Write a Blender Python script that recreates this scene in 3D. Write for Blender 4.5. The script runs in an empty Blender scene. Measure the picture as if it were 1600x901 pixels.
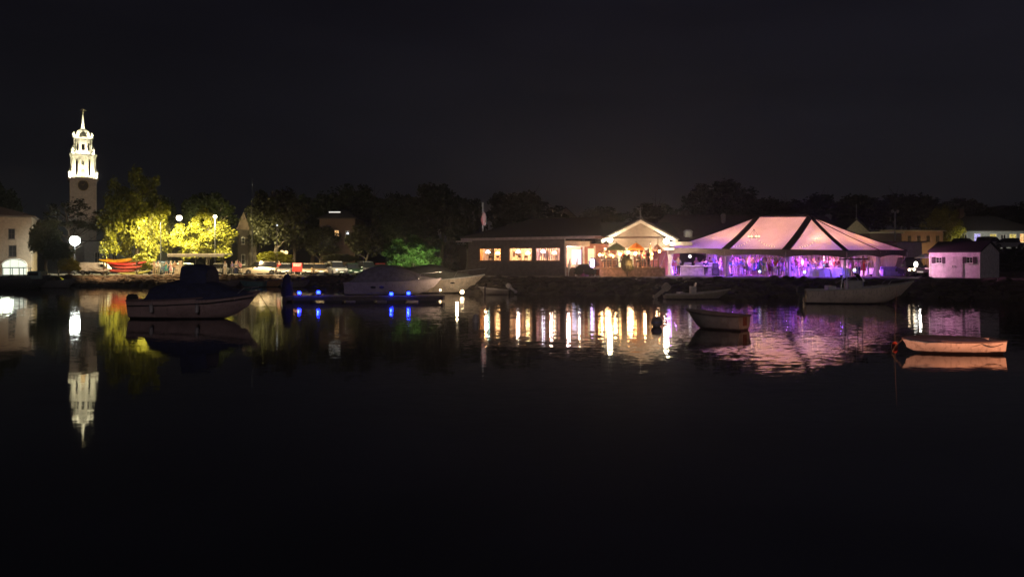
import bpy, bmesh, math, random
from mathutils import Vector, Matrix
R = math.radians
random.seed(7)
# ------------------------------------------------------------------ camera, sky, exposure
SC = bpy.context.scene
COL = SC.collection
F, HY, CH = 1230.0, 411.0, 2.6            # focal length in photo pixels, horizon row, eye height over the water
cam = bpy.data.cameras.new('camera'); camo = bpy.data.objects.new('camera', cam); COL.objects.link(camo)
camo.location = (0, 0, CH); camo.rotation_euler = (R(90), 0, 0)
cam.sensor_width = 36; cam.lens = 36 * F / 1600; cam.shift_y = -(450.5 - HY) / 1600
cam.clip_start = 0.1; cam.clip_end = 5000
SC.camera = camo
SC.view_settings.view_transform = 'Standard'; SC.view_settings.look = 'None'
SC.view_settings.exposure = 0; SC.view_settings.gamma = 1
cy = SC.cycles
cy.use_denoising = True; cy.max_bounces = 6; cy.diffuse_bounces = 2; cy.glossy_bounces = 3
cy.transmission_bounces = 3; cy.transparent_max_bounces = 6; cy.sample_clamp_indirect = 6; cy.sample_clamp_direct = 0
cy.caustics_reflective = True; cy.caustics_refractive = False; cy.blur_glossy = 0.0
wd = bpy.data.worlds.new('World'); SC.world = wd; wd.use_nodes = True
nt = wd.node_tree; bgn = nt.nodes['Background']
tc = nt.nodes.new('ShaderNodeTexCoord'); sx = nt.nodes.new('ShaderNodeSeparateXYZ'); rp = nt.nodes.new('ShaderNodeValToRGB')
nt.links.new(tc.outputs['Generated'], sx.inputs[0]); nt.links.new(sx.outputs['Z'], rp.inputs[0]); mxw = nt.nodes.new('ShaderNodeVectorMath'); mxw.operation = 'SCALE'; mrw = nt.nodes.new('ShaderNodeMapRange'); mrw.interpolation_type = 'SMOOTHSTEP'
mrw.inputs[1].default_value = -.55; mrw.inputs[2].default_value = .25; mrw.inputs[3].default_value = .62; mrw.inputs[4].default_value = 1.12
nt.links.new(sx.outputs['X'], mrw.inputs[0]); nt.links.new(mrw.outputs[0], mxw.inputs['Scale']); nzw = nt.nodes.new('ShaderNodeTexNoise'); nzw.inputs['Scale'].default_value = 3.2; nzw.inputs['Detail'].default_value = 6; mpw = nt.nodes.new('ShaderNodeMapping'); mpw.inputs['Scale'].default_value = (1, 1, 4)
nt.links.new(tc.outputs['Generated'], mpw.inputs[0]); nt.links.new(mpw.outputs[0], nzw.inputs['Vector']); mrn = nt.nodes.new('ShaderNodeMapRange'); mrn.inputs[1].default_value = .3; mrn.inputs[2].default_value = .7; mrn.inputs[3].default_value = .82; mrn.inputs[4].default_value = 1.2
clw = nt.nodes.new('ShaderNodeVectorMath'); clw.operation = 'SCALE'; nt.links.new(nzw.outputs['Fac'], mrn.inputs[0]); nt.links.new(mrn.outputs[0], clw.inputs['Scale']); nt.links.new(rp.outputs[0], clw.inputs[0]); nt.links.new(clw.outputs[0], mxw.inputs[0]); nt.links.new(mxw.outputs[0], bgn.inputs[0])
e = rp.color_ramp.elements                # night sky with the town's faint glow along the horizon
e[0].position = 0.0; e[0].color = (0.0150, 0.0130, 0.0125, 1)
e[1].position = 1.0; e[1].color = (0.0042, 0.0038, 0.0066, 1)
for p_, c_ in ((0.06, (0.0112, 0.0107, 0.0130, 1)), (0.14, (0.0078, 0.0076, 0.0104, 1)), (0.30, (0.0052, 0.0049, 0.0078, 1))):
    n_ = e.new(p_); n_.color = c_
bgn.inputs[1].default_value = 1.12

GAIN = {'off_frame_light': 1.0, 'quay_tree_light': 2.9, 'clock_wash': 4, 'floodlight_beam': 1.2, 'willow_uplight': 1.7, 'shore_fill': 5.5, 'dining_lamp': 5.5, 'gable_floodlight_beam': 1.0,
        'deck_bulb_light': 5.0, 'street_fill': 8.0, 'tent_light': .93, 'uplight_beam': .5, 'tent_down_fill': 2.5, 'tower_uplight': 1.3, 'lantern_uplight': 1.5, 'dome_uplight': 1.8, 'spire_uplight': 2.2, 'dock_light_glow': 1.4, 'porch_light': .7, 'house_fill': .95, 'tent_spill': 1.35}
def lamp(name, kind, loc, power, color, radius=0.1, target=None, cone=150, blend=0.6):
    l = bpy.data.lights.new(name, kind); l.energy = power * GAIN.get(name, 1.0); l.color = color
    if kind == 'SPOT':
        l.spot_size = R(cone); l.spot_blend = blend
    if kind != 'AREA': l.shadow_soft_size = radius
    else: l.size = radius
    o = bpy.data.objects.new(name, l); COL.objects.link(o); o.location = loc
    if target is not None:
        o.rotation_euler = (Vector(target) - Vector(loc)).to_track_quat('-Z', 'Y').to_euler()
    return o
# sodium street light of the quay the photograph is taken from, out of frame to the right
lamp('off_frame_light', 'SPOT', (16, 8, 5.2), 14500, (1.0, 0.32, 0.13), 0.3, (13.0, 22.0, 0.2), 25, .9)
lamp('off_frame_light', 'POINT', (2, -30, 12), 19500, (0.95, 0.80, 0.82), 0.3)  # neutral fill added behind the camera to lift boats and far shore

def X(px, Y): return (px - 800) / F * Y
def Z(py, Y): return CH - (py - HY) / F * Y
def P(px, py, Y): return Vector((X(px, Y), Y, Z(py, Y)))

# ------------------------------------------------------------------ materials
MATS = {}
def mat(name, color, rough=0.7, metal=0.0, var=0.15, scale=3.0, bump=0.0, trans=None):
    if name in MATS: return MATS[name]
    m = bpy.data.materials.new(name); m.use_nodes = True; n = m.node_tree; b = n.nodes['Principled BSDF']
    b.inputs['Roughness'].default_value = rough; b.inputs['Metallic'].default_value = metal
    t = n.nodes.new('ShaderNodeTexCoord'); no = n.nodes.new('ShaderNodeTexNoise')
    no.inputs['Scale'].default_value = scale; no.inputs['Detail'].default_value = 5
    n.links.new(t.outputs['Object'], no.inputs['Vector'])
    mx = n.nodes.new('ShaderNodeMix'); mx.data_type = 'RGBA'
    mx.inputs[6].default_value = (*[c * (1 - var) for c in color], 1); mx.inputs[7].default_value = (*[min(1, c * (1 + var)) for c in color], 1)
    mr = n.nodes.new('ShaderNodeMapRange'); mr.inputs[1].default_value = 0.35; mr.inputs[2].default_value = 0.65
    n.links.new(no.outputs['Fac'], mr.inputs[0]); n.links.new(mr.outputs[0], mx.inputs[0]); n.links.new(mx.outputs[2], b.inputs['Base Color'])
    if bump:
        bp = n.nodes.new('ShaderNodeBump'); bp.inputs['Strength'].default_value = bump; bp.inputs['Distance'].default_value = 0.1
        n.links.new(no.outputs['Fac'], bp.inputs['Height']); n.links.new(bp.outputs[0], b.inputs['Normal'])
    if trans:
        tr = n.nodes.new('ShaderNodeBsdfTranslucent'); ms = n.nodes.new('ShaderNodeMixShader'); ms.inputs[0].default_value = trans
        n.links.new(mx.outputs[2], tr.inputs[0]); n.links.new(b.outputs[0], ms.inputs[1]); n.links.new(tr.outputs[0], ms.inputs[2])
        n.links.new(ms.outputs[0], n.nodes['Material Output'].inputs[0])
    MATS[name] = m; return m
def em(name, color, s):
    if name in MATS: return MATS[name]
    m = bpy.data.materials.new(name); m.use_nodes = True; n = m.node_tree; n.nodes.clear()
    e_ = n.nodes.new('ShaderNodeEmission'); o = n.nodes.new('ShaderNodeOutputMaterial')
    e_.inputs[0].default_value = (*color, 1); e_.inputs[1].default_value = s
    n.links.new(e_.outputs[0], o.inputs[0]); MATS[name] = m; return m
def siding(name, color, rough=0.6, pitch=8.0, axis='Z', dark=0.6):
    """boards or courses: a fine wave along one axis darkens the joints"""
    m = mat(name, color, rough); n = m.node_tree; b = n.nodes['Principled BSDF']
    t = n.nodes.new('ShaderNodeTexCoord'); w = n.nodes.new('ShaderNodeTexWave'); w.wave_type = 'BANDS'; w.bands_direction = axis
    w.wave_profile = 'SAW'; w.inputs['Scale'].default_value = pitch * 0.1592 * 2; w.inputs['Distortion'].default_value = 0.2
    n.links.new(t.outputs['Object'], w.inputs['Vector'])
    bp = n.nodes.new('ShaderNodeBump'); bp.inputs['Strength'].default_value = 0.6; bp.inputs['Distance'].default_value = 0.03
    n.links.new(w.outputs['Fac'], bp.inputs['Height']); n.links.new(bp.outputs[0], b.inputs['Normal'])
    return m
def brickmat(name, c1, c2, mortar, scale=4.0):
    if name in MATS: return MATS[name]
    m = mat(name, c1, 0.85); n = m.node_tree; b = n.nodes['Principled BSDF']
    t = n.nodes.new('ShaderNodeTexCoord'); mp = n.nodes.new('ShaderNodeMapping'); mp.inputs['Rotation'].default_value = (R(90), 0, 0)
    w = n.nodes.new('ShaderNodeTexBrick'); w.inputs['Scale'].default_value = scale
    w.inputs['Color1'].default_value = (*c1, 1); w.inputs['Color2'].default_value = (*c2, 1); w.inputs['Mortar'].default_value = (*mortar, 1)
    n.links.new(t.outputs['Object'], mp.inputs[0]); n.links.new(mp.outputs[0], w.inputs[0]); n.links.new(w.outputs[0], b.inputs['Base Color'])
    return m
def glass(name='window_glass', tint=(1, 1, 1)):
    if name in MATS: return MATS[name]
    m = bpy.data.materials.new(name); m.use_nodes = True; n = m.node_tree; n.nodes.clear()
    a = n.nodes.new('ShaderNodeBsdfTransparent'); a.inputs[0].default_value = (*tint, 1)
    g = n.nodes.new('ShaderNodeBsdfGlossy'); g.inputs[1].default_value = 0.03
    f = n.nodes.new('ShaderNodeFresnel'); f.inputs[0].default_value = 1.45
    ms = n.nodes.new('ShaderNodeMixShader'); o = n.nodes.new('ShaderNodeOutputMaterial')
    n.links.new(f.outputs[0], ms.inputs[0]); n.links.new(a.outputs[0], ms.inputs[1]); n.links.new(g.outputs[0], ms.inputs[2]); n.links.new(ms.outputs[0], o.inputs[0])
    MATS[name] = m; return m

WHITE = mat('white_paint', (0.75, 0.74, 0.72), 0.5); CREAM = mat('cream_paint', (0.62, 0.57, 0.48), 0.6)
DARKM = mat('dark_metal', (0.03, 0.03, 0.035), 0.4, 0.6); BLACK = mat('black_rubber', (0.015, 0.015, 0.017), 0.7)
STEEL = mat('steel', (0.45, 0.45, 0.47), 0.35, 0.9); WOODL = siding('deck_boards', (0.36, 0.22, 0.13), 0.7, 6)
BARK = mat('bark', (0.11, 0.085, 0.065), 0.9, 0, 0.4, 6, 0.5); ROOFD = mat('dark_shingles', (0.045, 0.04, 0.042), 0.9, 0, 0.3, 9, 0.4)
GEL = mat('gelcoat_white', (0.62, 0.60, 0.57), 0.3, 0, 0.06, 2); GELG = mat('gelcoat_grey', (0.30, 0.29, 0.31), 0.35, 0, 0.1, 2)
NAVY = mat('navy_canvas', (0.012, 0.016, 0.05), 0.85, 0, 0.3, 5, 0.3); GREYC = mat('grey_canvas', (0.2, 0.18, 0.2), 0.85, 0, 0.2, 4, 0.3)
WOOD = mat('weathered_wood', (0.17, 0.13, 0.10), 0.85, 0, 0.35, 8, 0.4); GLASS = glass(); DGLASS = mat('dark_glass', (0.02, 0.022, 0.026), 0.08, 0.0, 0.1)
LINEN = mat('white_linen', (0.8, 0.78, 0.78), 0.8, 0, 0.05, 4, 0.1)

# ------------------------------------------------------------------ mesh helpers
class MB:
    def __init__(s): s.v = []; s.f = []
    def add(s, v, f):
        k = len(s.v); s.v += [tuple(p) for p in v]; s.f += [tuple(i + k for i in q) for q in f]; return s
    def box(s, c, d, rz=0.0):
        x, y, z = [h / 2 for h in d]; cs, sn = math.cos(rz), math.sin(rz); pts = []
        for k in (-z, z):
            for i, j in ((-x, -y), (x, -y), (x, y), (-x, y)):
                pts.append((c[0] + i * cs - j * sn, c[1] + i * sn + j * cs, c[2] + k))
        return s.add(pts, [(3, 2, 1, 0), (4, 5, 6, 7), (0, 1, 5, 4), (1, 2, 6, 5), (2, 3, 7, 6), (3, 0, 4, 7)])
    def b2(s, x0, x1, y0, y1, z0, z1): return s.box(((x0 + x1) / 2, (y0 + y1) / 2, (z0 + z1) / 2), (x1 - x0, y1 - y0, z1 - z0))
    def tube(s, pts, r, n=8, r2=None):
        pts = [Vector(p) for p in pts]; m = len(pts); rs = r if isinstance(r, (list, tuple)) else [r + ((r2 if r2 is not None else r) - r) * i / max(1, m - 1) for i in range(m)]
        k = len(s.v); up0 = None
        for i, p in enumerate(pts):
            d = (pts[min(i + 1, m - 1)] - pts[max(i - 1, 0)])
            d = d.normalized() if d.length > 1e-6 else Vector((0, 0, 1))
            a = d.cross(Vector((0, 0, 1)));
            if a.length < 0.05: a = d.cross(Vector((0, 1, 0)))
            a.normalize(); b = d.cross(a).normalized()
            for j in range(n):
                t = 2 * math.pi * j / n; s.v.append(tuple(p + (a * math.cos(t) + b * math.sin(t)) * rs[i]))
        for i in range(m - 1):
            for j in range(n):
                j2 = (j + 1) % n; s.f.append((k + i * n + j, k + i * n + j2, k + (i + 1) * n + j2, k + (i + 1) * n + j))
        s.f.append(tuple(k + j for j in range(n))[::-1]); s.f.append(tuple(k + (m - 1) * n + j for j in range(n))); return s
    def lathe(s, prof, c=(0, 0, 0), n=16, rot=0.0):
        k = len(s.v); m = len(prof)
        for r, z in prof:
            for j in range(n):
                t = 2 * math.pi * j / n + rot; s.v.append((c[0] + r * math.cos(t), c[1] + r * math.sin(t), c[2] + z))
        for i in range(m - 1):
            for j in range(n):
                j2 = (j + 1) % n; s.f.append((k + i * n + j, k + i * n + j2, k + (i + 1) * n + j2, k + (i + 1) * n + j))
        s.f.append(tuple(k + j for j in range(n))[::-1]); s.f.append(tuple(k + (m - 1) * n + j for j in range(n))); return s
    def sphere(s, c, r, n=12, sc=(1, 1, 1)):
        pr = [(max(1e-3, math.sin(math.pi * i / n)) * r * sc[0], -math.cos(math.pi * i / n) * r * sc[2]) for i in range(n + 1)]
        return s.lathe(pr, c, n + 2)
    def prism(s, poly, axis_vec, o=(0, 0, 0)):
        """poly: list of 3D points, extruded along axis_vec"""
        n = len(poly); a = [Vector(p) + Vector(o) for p in poly]; b = [p + Vector(axis_vec) for p in a]
        return s.add(a + b, [tuple(range(n))[::-1], tuple(range(n, 2 * n))] + [(i, (i + 1) % n, n + (i + 1) % n, n + i) for i in range(n)])
    def grid(s, rows):
        k = len(s.v); m = len(rows); n = len(rows[0])
        for r_ in rows: s.v += [tuple(p) for p in r_]
        for i in range(m - 1):
            for j in range(n - 1): s.f.append((k + i * n + j, k + i * n + j + 1, k + (i + 1) * n + j + 1, k + (i + 1) * n + j))
        return s
    def loft(s, secs, caps=True):
        """closed rings of equal length"""
        k = len(s.v); n = len(secs[0])
        for r_ in secs: s.v += [tuple(p) for p in r_]
        for i in range(len(secs) - 1):
            for j in range(n):
                j2 = (j + 1) % n; s.f.append((k + i * n + j, k + i * n + j2, k + (i + 1) * n + j2, k + (i + 1) * n + j))
        if caps:
            s.f.append(tuple(k + j for j in range(n))[::-1]); s.f.append(tuple(k + (len(secs) - 1) * n + j for j in range(n)))
        return s
    def build(s, name, m, parent=None, smooth=False, bevel=0.0, thick=0.0, loc=None, rz=0.0):
        me = bpy.data.meshes.new(name); me.from_pydata(s.v, [], s.f)
        bm = bmesh.new(); bm.from_mesh(me)
        bmesh.ops.recalc_face_normals(bm, faces=bm.faces)
        if bevel:
            bmesh.ops.bevel(bm, geom=[e_ for e_ in bm.edges], offset=bevel, segments=1, affect='EDGES', clamp_overlap=True)
        if smooth:
            for f_ in bm.faces: f_.smooth = True
            for e_ in bm.edges:
                if len(e_.link_faces) == 2 and e_.calc_face_angle(0) > 0.7: e_.smooth = False
        bm.to_mesh(me); bm.free(); me.materials.append(m)
        o = bpy.data.objects.new(name, me); COL.objects.link(o)
        if parent: o.parent = parent
        if loc is not None: o.location = loc
        if rz: o.rotation_euler[2] = rz
        if thick:
            md = o.modifiers.new('thickness', 'SOLIDIFY'); md.thickness = thick; md.offset = 0
        return o
def tag(o, label=None, cat=None, group=None, kind=None):
    if label: o['label'] = label
    if cat: o['category'] = cat
    if group: o['group'] = group
    if kind: o['kind'] = kind
    return o
def thing(name, label, cat, loc=(0, 0, 0), rz=0.0, group=None):
    o = bpy.data.objects.new(name, None); COL.objects.link(o); o.location = loc; o.rotation_euler = (0, 0, rz); o.empty_display_size = 0.3
    return tag(o, label, cat, group)
KIDS = {}
def copy_tree(o, parent=None, mats=None):
    c = o.copy(); COL.objects.link(c)
    if parent: c.parent = parent
    if mats and c.type == 'MESH':
        k = c.name.split('.')[0]
        if k in mats:
            c.material_slots[0].link = 'OBJECT'; c.material_slots[0].material = mats[k]
    for ch in list(o.children): copy_tree(ch, c, mats)
    return c
# ------------------------------------------------------------------ terrain and water
SHORE = [(-400, 40), (-150, 60), (-60, 74), (-53, 80), (-50, 88), (-28, 91), (-19, 84), (-9, 74), (-3, 67), (10, 62.0), (30, 61.0), (36, 58), (42, 55), (60, 48), (150, 40), (400, 20)]
def interp(tab, x):
    if x <= tab[0][0]: return tab[0][1]
    for (a, b), (c, d) in zip(tab, tab[1:]):
        if x <= c: return b + (d - b) * (x - a) / (c - a)
    return tab[-1][1]
def shore(x): return interp(SHORE, x) + 0.35 * math.sin(x * 0.9) + 0.2 * math.sin(x * 2.3 + 1)
def hmax(x, y):
    t = min(1, max(0, (x + 14) / 8.0))
    k = 1.12 + t * 0.26                       # left quay a little lower than the lawn of the tent
    if y > 128: k += min(9, (y - 128) * 0.05)
    return k
def height(x, y):
    d = y - shore(x); w = 4.2 if x < -16 else 2.6; H = hmax(x, y)
    if d <= -6: return -1.6
    if d < 0: return -1.6 * (-d / 6) ** 0.7 if d < 0 else 0
    if d < w:
        t = d / w; return H * (t ** 0.75) 
    return H
xs = [-1500, -800, -500, -300, -200] + [-150 + i * 5 for i in range(11)] + [-97.5 + i * 0.75 for i in range(int(195 / .75))] + [100 + i * 10 for i in range(10)] + [300, 500, 800, 1500]
ys = [30 + i * 2 for i in range(12)] + [54 + i * 0.6 for i in range(78)] + [101 + i * 4 for i in range(16)] + [170, 190, 220, 260, 320, 400, 600, 900, 1400, 2500]
g = MB(); rn = random.Random(3)
rows = []
for y in ys:
    row = []
    for x in xs:
        z = height(x, y); d = y - shore(x); w = 4.2 if x < -16 else 2.6
        j = 0.16 if -2 < d < w - .3 else 0.0
        row.append((x + rn.uniform(-j, j), y + rn.uniform(-j, j), z + rn.uniform(-j, j) * 0.7))
    rows.append(row)
g.grid(rows)
gm = mat('ground_earth', (0.075, 0.062, 0.048), 0.95, 0, 0.45, 1.2, 0.6)
tag(g.build('ground', gm, smooth=False), kind='structure')

def water_mat():
    m = bpy.data.materials.new('harbour_water'); m.use_nodes = True; n = m.node_tree; b = n.nodes['Principled BSDF']
    b.inputs['Base Color'].default_value = (0.004, 0.0045, 0.006, 1); b.inputs['Roughness'].default_value = 0.035; b.inputs['IOR'].default_value = 2.2
    L = n.links.new
    geo = n.nodes.new('ShaderNodeNewGeometry')
    def noise(sx_, sy_, detail, off):
        mp = n.nodes.new('ShaderNodeMapping'); mp.inputs['Scale'].default_value = (sx_, sy_, 1); mp.inputs['Location'].default_value = (off, off * 1.7, 0); mp.inputs['Rotation'].default_value = (0, 0, 0.25)
        no = n.nodes.new('ShaderNodeTexNoise'); no.inputs['Scale'].default_value = 1; no.inputs['Detail'].default_value = detail; no.inputs['Roughness'].default_value = 0.55
        L(geo.outputs['Position'], mp.inputs[0]); L(mp.outputs[0], no.inputs['Vector'])
        sb = n.nodes.new('ShaderNodeVectorMath'); sb.operation = 'SUBTRACT'; sb.inputs[1].default_value = (0.5, 0.5, 0.5); L(no.outputs['Color'], sb.inputs[0]); return sb
    def vscale(v, val):
        s_ = n.nodes.new('ShaderNodeVectorMath'); s_.operation = 'MULTIPLY'; L(v.outputs[0], s_.inputs[0]); s_.inputs[1].default_value = val; return s_
    def vadd(a, c):
        s_ = n.nodes.new('ShaderNodeVectorMath'); s_.operation = 'ADD'; L(a.outputs[0], s_.inputs[0]); L(c.outputs[0], s_.inputs[1]); return s_
    fine0 = vscale(noise(3.2, 7.0, 2, 3.1), (0.026, 0.125, 0))
    spf = n.nodes.new('ShaderNodeSeparateXYZ'); L(geo.outputs['Position'], spf.inputs[0]); mrf = n.nodes.new('ShaderNodeMapRange'); mrf.interpolation_type = 'SMOOTHSTEP'; mrf.inputs[1].default_value = 20; mrf.inputs[2].default_value = 44; mrf.inputs[3].default_value = .45; mrf.inputs[4].default_value = 1.0; L(spf.outputs['Y'], mrf.inputs[0])
    fine = n.nodes.new('ShaderNodeVectorMath'); fine.operation = 'SCALE'; L(fine0.outputs[0], fine.inputs[0]); L(mrf.outputs[0], fine.inputs['Scale'])
    mid = vscale(noise(0.55, 2.4, 3, 11.0), (0.010, 0.028, 0))
    big = vscale(noise(0.07, 0.16, 2, 5.0), (0.003, 0.006, 0))
    sm = vadd(fine, mid)
    # breeze patches: calm inshore and near the quay, rippled in the middle of the harbour
    sp = n.nodes.new('ShaderNodeSeparateXYZ'); L(geo.outputs['Position'], sp.inputs[0])
    mr = n.nodes.new('ShaderNodeMapRange'); mr.interpolation_type = 'SMOOTHSTEP'
    mr.inputs[1].default_value = 9; mr.inputs[2].default_value = 24; mr.inputs[3].default_value = 0.22; mr.inputs[4].default_value = 1.0; L(sp.outputs['Y'], mr.inputs[0])
    mr2 = n.nodes.new('ShaderNodeMapRange'); mr2.interpolation_type = 'SMOOTHSTEP'
    mr2.inputs[1].default_value = -12; mr2.inputs[2].default_value = 3; mr2.inputs[3].default_value = 0.45; mr2.inputs[4].default_value = 1.0; L(sp.outputs['X'], mr2.inputs[0])
    mm = n.nodes.new('ShaderNodeMath'); mm.operation = 'MULTIPLY'; L(mr.outputs[0], mm.inputs[0]); L(mr2.outputs[0], mm.inputs[1])
    sc_ = n.nodes.new('ShaderNodeVectorMath'); sc_.operation = 'SCALE'; L(sm.outputs[0], sc_.inputs[0]); L(mm.outputs[0], sc_.inputs['Scale'])
    tot = vadd(sc_, big)
    ad = n.nodes.new('ShaderNodeVectorMath'); ad.operation = 'ADD'; ad.inputs[1].default_value = (0, 0, 1); L(tot.outputs[0], ad.inputs[0])
    nm = n.nodes.new('ShaderNodeVectorMath'); nm.operation = 'NORMALIZE'; L(ad.outputs[0], nm.inputs[0]); L(nm.outputs[0], b.inputs['Normal'])
    return m
w_ = MB(); w_.add([(-1500, -60, 0), (1500, -60, 0), (1500, 300, 0), (-1500, 300, 0)], [(0, 1, 2, 3)])
tag(w_.build('water', water_mat()), kind='structure')

# paved strips
def ribbon(name, x0, x1, y0f, y1f, z, m, h=0.0, step=1.0):
    b = MB(); n = int((x1 - x0) / step); a = []; c = []
    for i in range(n + 1):
        x = x0 + (x1 - x0) * i / n; a.append((x, y0f(x), z)); c.append((x, y1f(x), z))
    if h:
        b.grid([[(p[0], p[1], z) for p in a], [(p[0], p[1], z + h) for p in a], [(p[0], p[1], z + h) for p in c], [(p[0], p[1], z) for p in c]])
    else: b.grid([a, c])
    return tag(b.build(name, m), kind='structure')
asph = mat('asphalt', (0.055, 0.052, 0.05), 0.9, 0, 0.25, 2.0, 0.2)
ribbon('car_park', -49, -14, lambda x: shore(x) + 4.9, lambda x: 124, 1.13, asph)
ribbon('kerb', -47, -15, lambda x: shore(x) + 4.45, lambda x: shore(x) + 4.75, 1.10, mat('granite', (0.34, 0.31, 0.27), 0.8, 0, 0.25, 5), 0.14)
ribbon('path', -4, 11.5, lambda x: shore(x) + 3.0, lambda x: shore(x) + 4.6, 1.39, mat('path_gravel', (0.24, 0.2, 0.17), 0.95, 0, 0.3, 6, 0.3), 0.06)
# boulders of the sea wall: one mass of riprap
rk = MB(); rk2 = MB(); rn = random.Random(11)
def rock(b, c, s_, rn):
    v = []; n = 7
    pr = [(0.05, -.6), (.8, -.35), (1, .1), (.65, .5), (.1, .62)]
    k = len(b.v)
    ax, ay, az = s_ * rn.uniform(.8, 1.5), s_ * rn.uniform(.7, 1.1), s_ * rn.uniform(.5, .85); ro = rn.uniform(0, 6)
    for r_, z in pr:
        for j in range(n):
            t = 2 * math.pi * j / n; q = rn.uniform(.8, 1.15)
            x, y = ax * r_ * q * math.cos(t), ay * r_ * q * math.sin(t)
            b.v.append((c[0] + x * math.cos(ro) - y * math.sin(ro), c[1] + x * math.sin(ro) + y * math.cos(ro), c[2] + az * z * q))
    for i in range(len(pr) - 1):
        for j in range(n): b.f.append((k + i * n + j, k + i * n + (j + 1) % n, k + (i + 1) * n + (j + 1) % n, k + (i + 1) * n + j))
    b.f.append(tuple(k + (len(pr) - 1) * n + j for j in range(n)))
x = -56
while x < 45:
    w = 4.2 if x < -16 else 2.6
    for k in range(5 if x < -16 else 4):
        d = w * (k + rn.uniform(.05, .9)) / (5 if x < -16 else 4); y = shore(x) + d
        rock(rk if x < -12 else rk2, (x + rn.uniform(-.4, .4), y, height(x, y) + .02), rn.uniform(.25, .6), rn)
    x += 0.62
tag(rk2.build('riprap', mat('dark_stone', (0.05, 0.038, 0.032), 0.9, 0, 0.5, 1.5, 0.5)), 'dark boulders of the bank below the tent and restaurant', 'rocks', kind='stuff')  # same boulders in a darker stone colour
tag(rk.build('riprap', mat('sea_wall_stone', (0.10, 0.07, 0.045), 0.9, 0, 0.5, 1.5, 0.5)), 'rough boulders of the sea wall along the waterline', 'rocks', kind='stuff')

# ------------------------------------------------------------------ trees
def leafmat(name, c, tr=0.35, rnd=0.45):
    m = bpy.data.materials.new(name); m.use_nodes = True; n = m.node_tree; b = n.nodes['Principled BSDF']; b.inputs['Roughness'].default_value = 0.6
    g_ = n.nodes.new('ShaderNodeNewGeometry'); rr = n.nodes.new('ShaderNodeValToRGB')
    rr.color_ramp.elements[0].color = (*[q * (1 - rnd) for q in c], 1); rr.color_ramp.elements[1].color = (*[min(1, q * (1 + rnd)) for q in c], 1)
    n.links.new(g_.outputs['Random Per Island'], rr.inputs[0]); n.links.new(rr.outputs[0], b.inputs['Base Color'])
    t = n.nodes.new('ShaderNodeBsdfTranslucent'); n.links.new(rr.outputs[0], t.inputs[0]); ms = n.nodes.new('ShaderNodeMixShader'); ms.inputs[0].default_value = tr
    n.links.new(b.outputs[0], ms.inputs[1]); n.links.new(t.outputs[0], ms.inputs[2]); n.links.new(ms.outputs[0], n.nodes['Material Output'].inputs[0]); return m
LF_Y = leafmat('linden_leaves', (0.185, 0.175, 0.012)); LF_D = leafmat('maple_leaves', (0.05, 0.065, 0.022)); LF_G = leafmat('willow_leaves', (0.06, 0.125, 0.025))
LF_B = leafmat('oak_leaves', (0.045, 0.045, 0.018)); LF_C = leafmat('cedar_needles', (0.03, 0.045, 0.025))
def crown_mesh(seed, nclump=70, per=110, leaf=0.045, clump=0.2, shape='round'):
    rn = random.Random(seed); v = []; f = []
    cl = []
    while len(cl) < nclump:
        p = Vector((rn.uniform(-1, 1), rn.uniform(-1, 1), rn.uniform(-1, 1)))
        if p.length > 1 or p.length < 0.25: continue
        if shape == 'cone':
            h = (p.z + 1) / 2; k = 1.02 - h
            p.x *= k; p.y *= k
        elif shape == 'round' and p.z < -0.5: continue
        cl.append((p * rn.uniform(0.78, 0.95), clump * rn.uniform(0.6, 1.35)))
    for c, r in cl:
        for _ in range(per):
            d = Vector((rn.gauss(0, 1), rn.gauss(0, 1), rn.gauss(0, 0.75)));
            d = d.normalized() * r * (rn.random() ** 0.45)
            p = c + d; s_ = leaf * rn.uniform(0.6, 1.3)
            a = Vector((rn.gauss(0, 1), rn.gauss(0, 1), rn.gauss(0, .6))).normalized(); b = a.cross(Vector((rn.gauss(0, 1), rn.gauss(0, 1), rn.gauss(0, 1)))).normalized()
            k = len(v); v += [tuple(p - a * s_), tuple(p - b * s_ * .6), tuple(p + a * s_), tuple(p + b * s_ * .6)]; f.append((k, k + 1, k + 2, k + 3))
    me = bpy.data.meshes.new('crown'); me.from_pydata(v, [], f); return me
def trunk_mesh(seed, H, r, spread, nb=9, crown0=0.35):
    rn = random.Random(seed); b = MB()
    pts = [(0, 0, -0.3)]; x = y = 0
    for i in range(1, 7):
        x += rn.uniform(-.03, .03) * H; y += rn.uniform(-.03, .03) * H; pts.append((x, y, H * i / 6 * .85))
    b.tube(pts, [r * (1.25, 1, .85, .7, .5, .3, .12)[i] for i in range(7)], 8)
    for k in range(nb):
        i = rn.choice((2, 3, 3, 4, 4, 5)); p = Vector(pts[i]); t = rn.uniform(0, 6.28); L = spread * rn.uniform(.5, .95)
        d = Vector((math.cos(t), math.sin(t), rn.uniform(.5, 1.1))); q = [p]
        for j in range(3):
            q.append(q[-1] + d * L / 3); d = (d + Vector((rn.uniform(-.3, .3), rn.uniform(-.3, .3), rn.uniform(-.05, .2))))
        b.tube(q, [r * .38, r * .25, r * .14, r * .05], 6)
        for j in (1, 2):
            d2 = Vector((rn.uniform(-1, 1), rn.uniform(-1, 1), rn.uniform(.1, .9))).normalized()
            b.tube([q[j], q[j] + d2 * L * .22, q[j] + d2 * L * .4 + Vector((0, 0, .1 * L))], [r * .14, r * .08, r * .03], 5)
    return b
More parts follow.
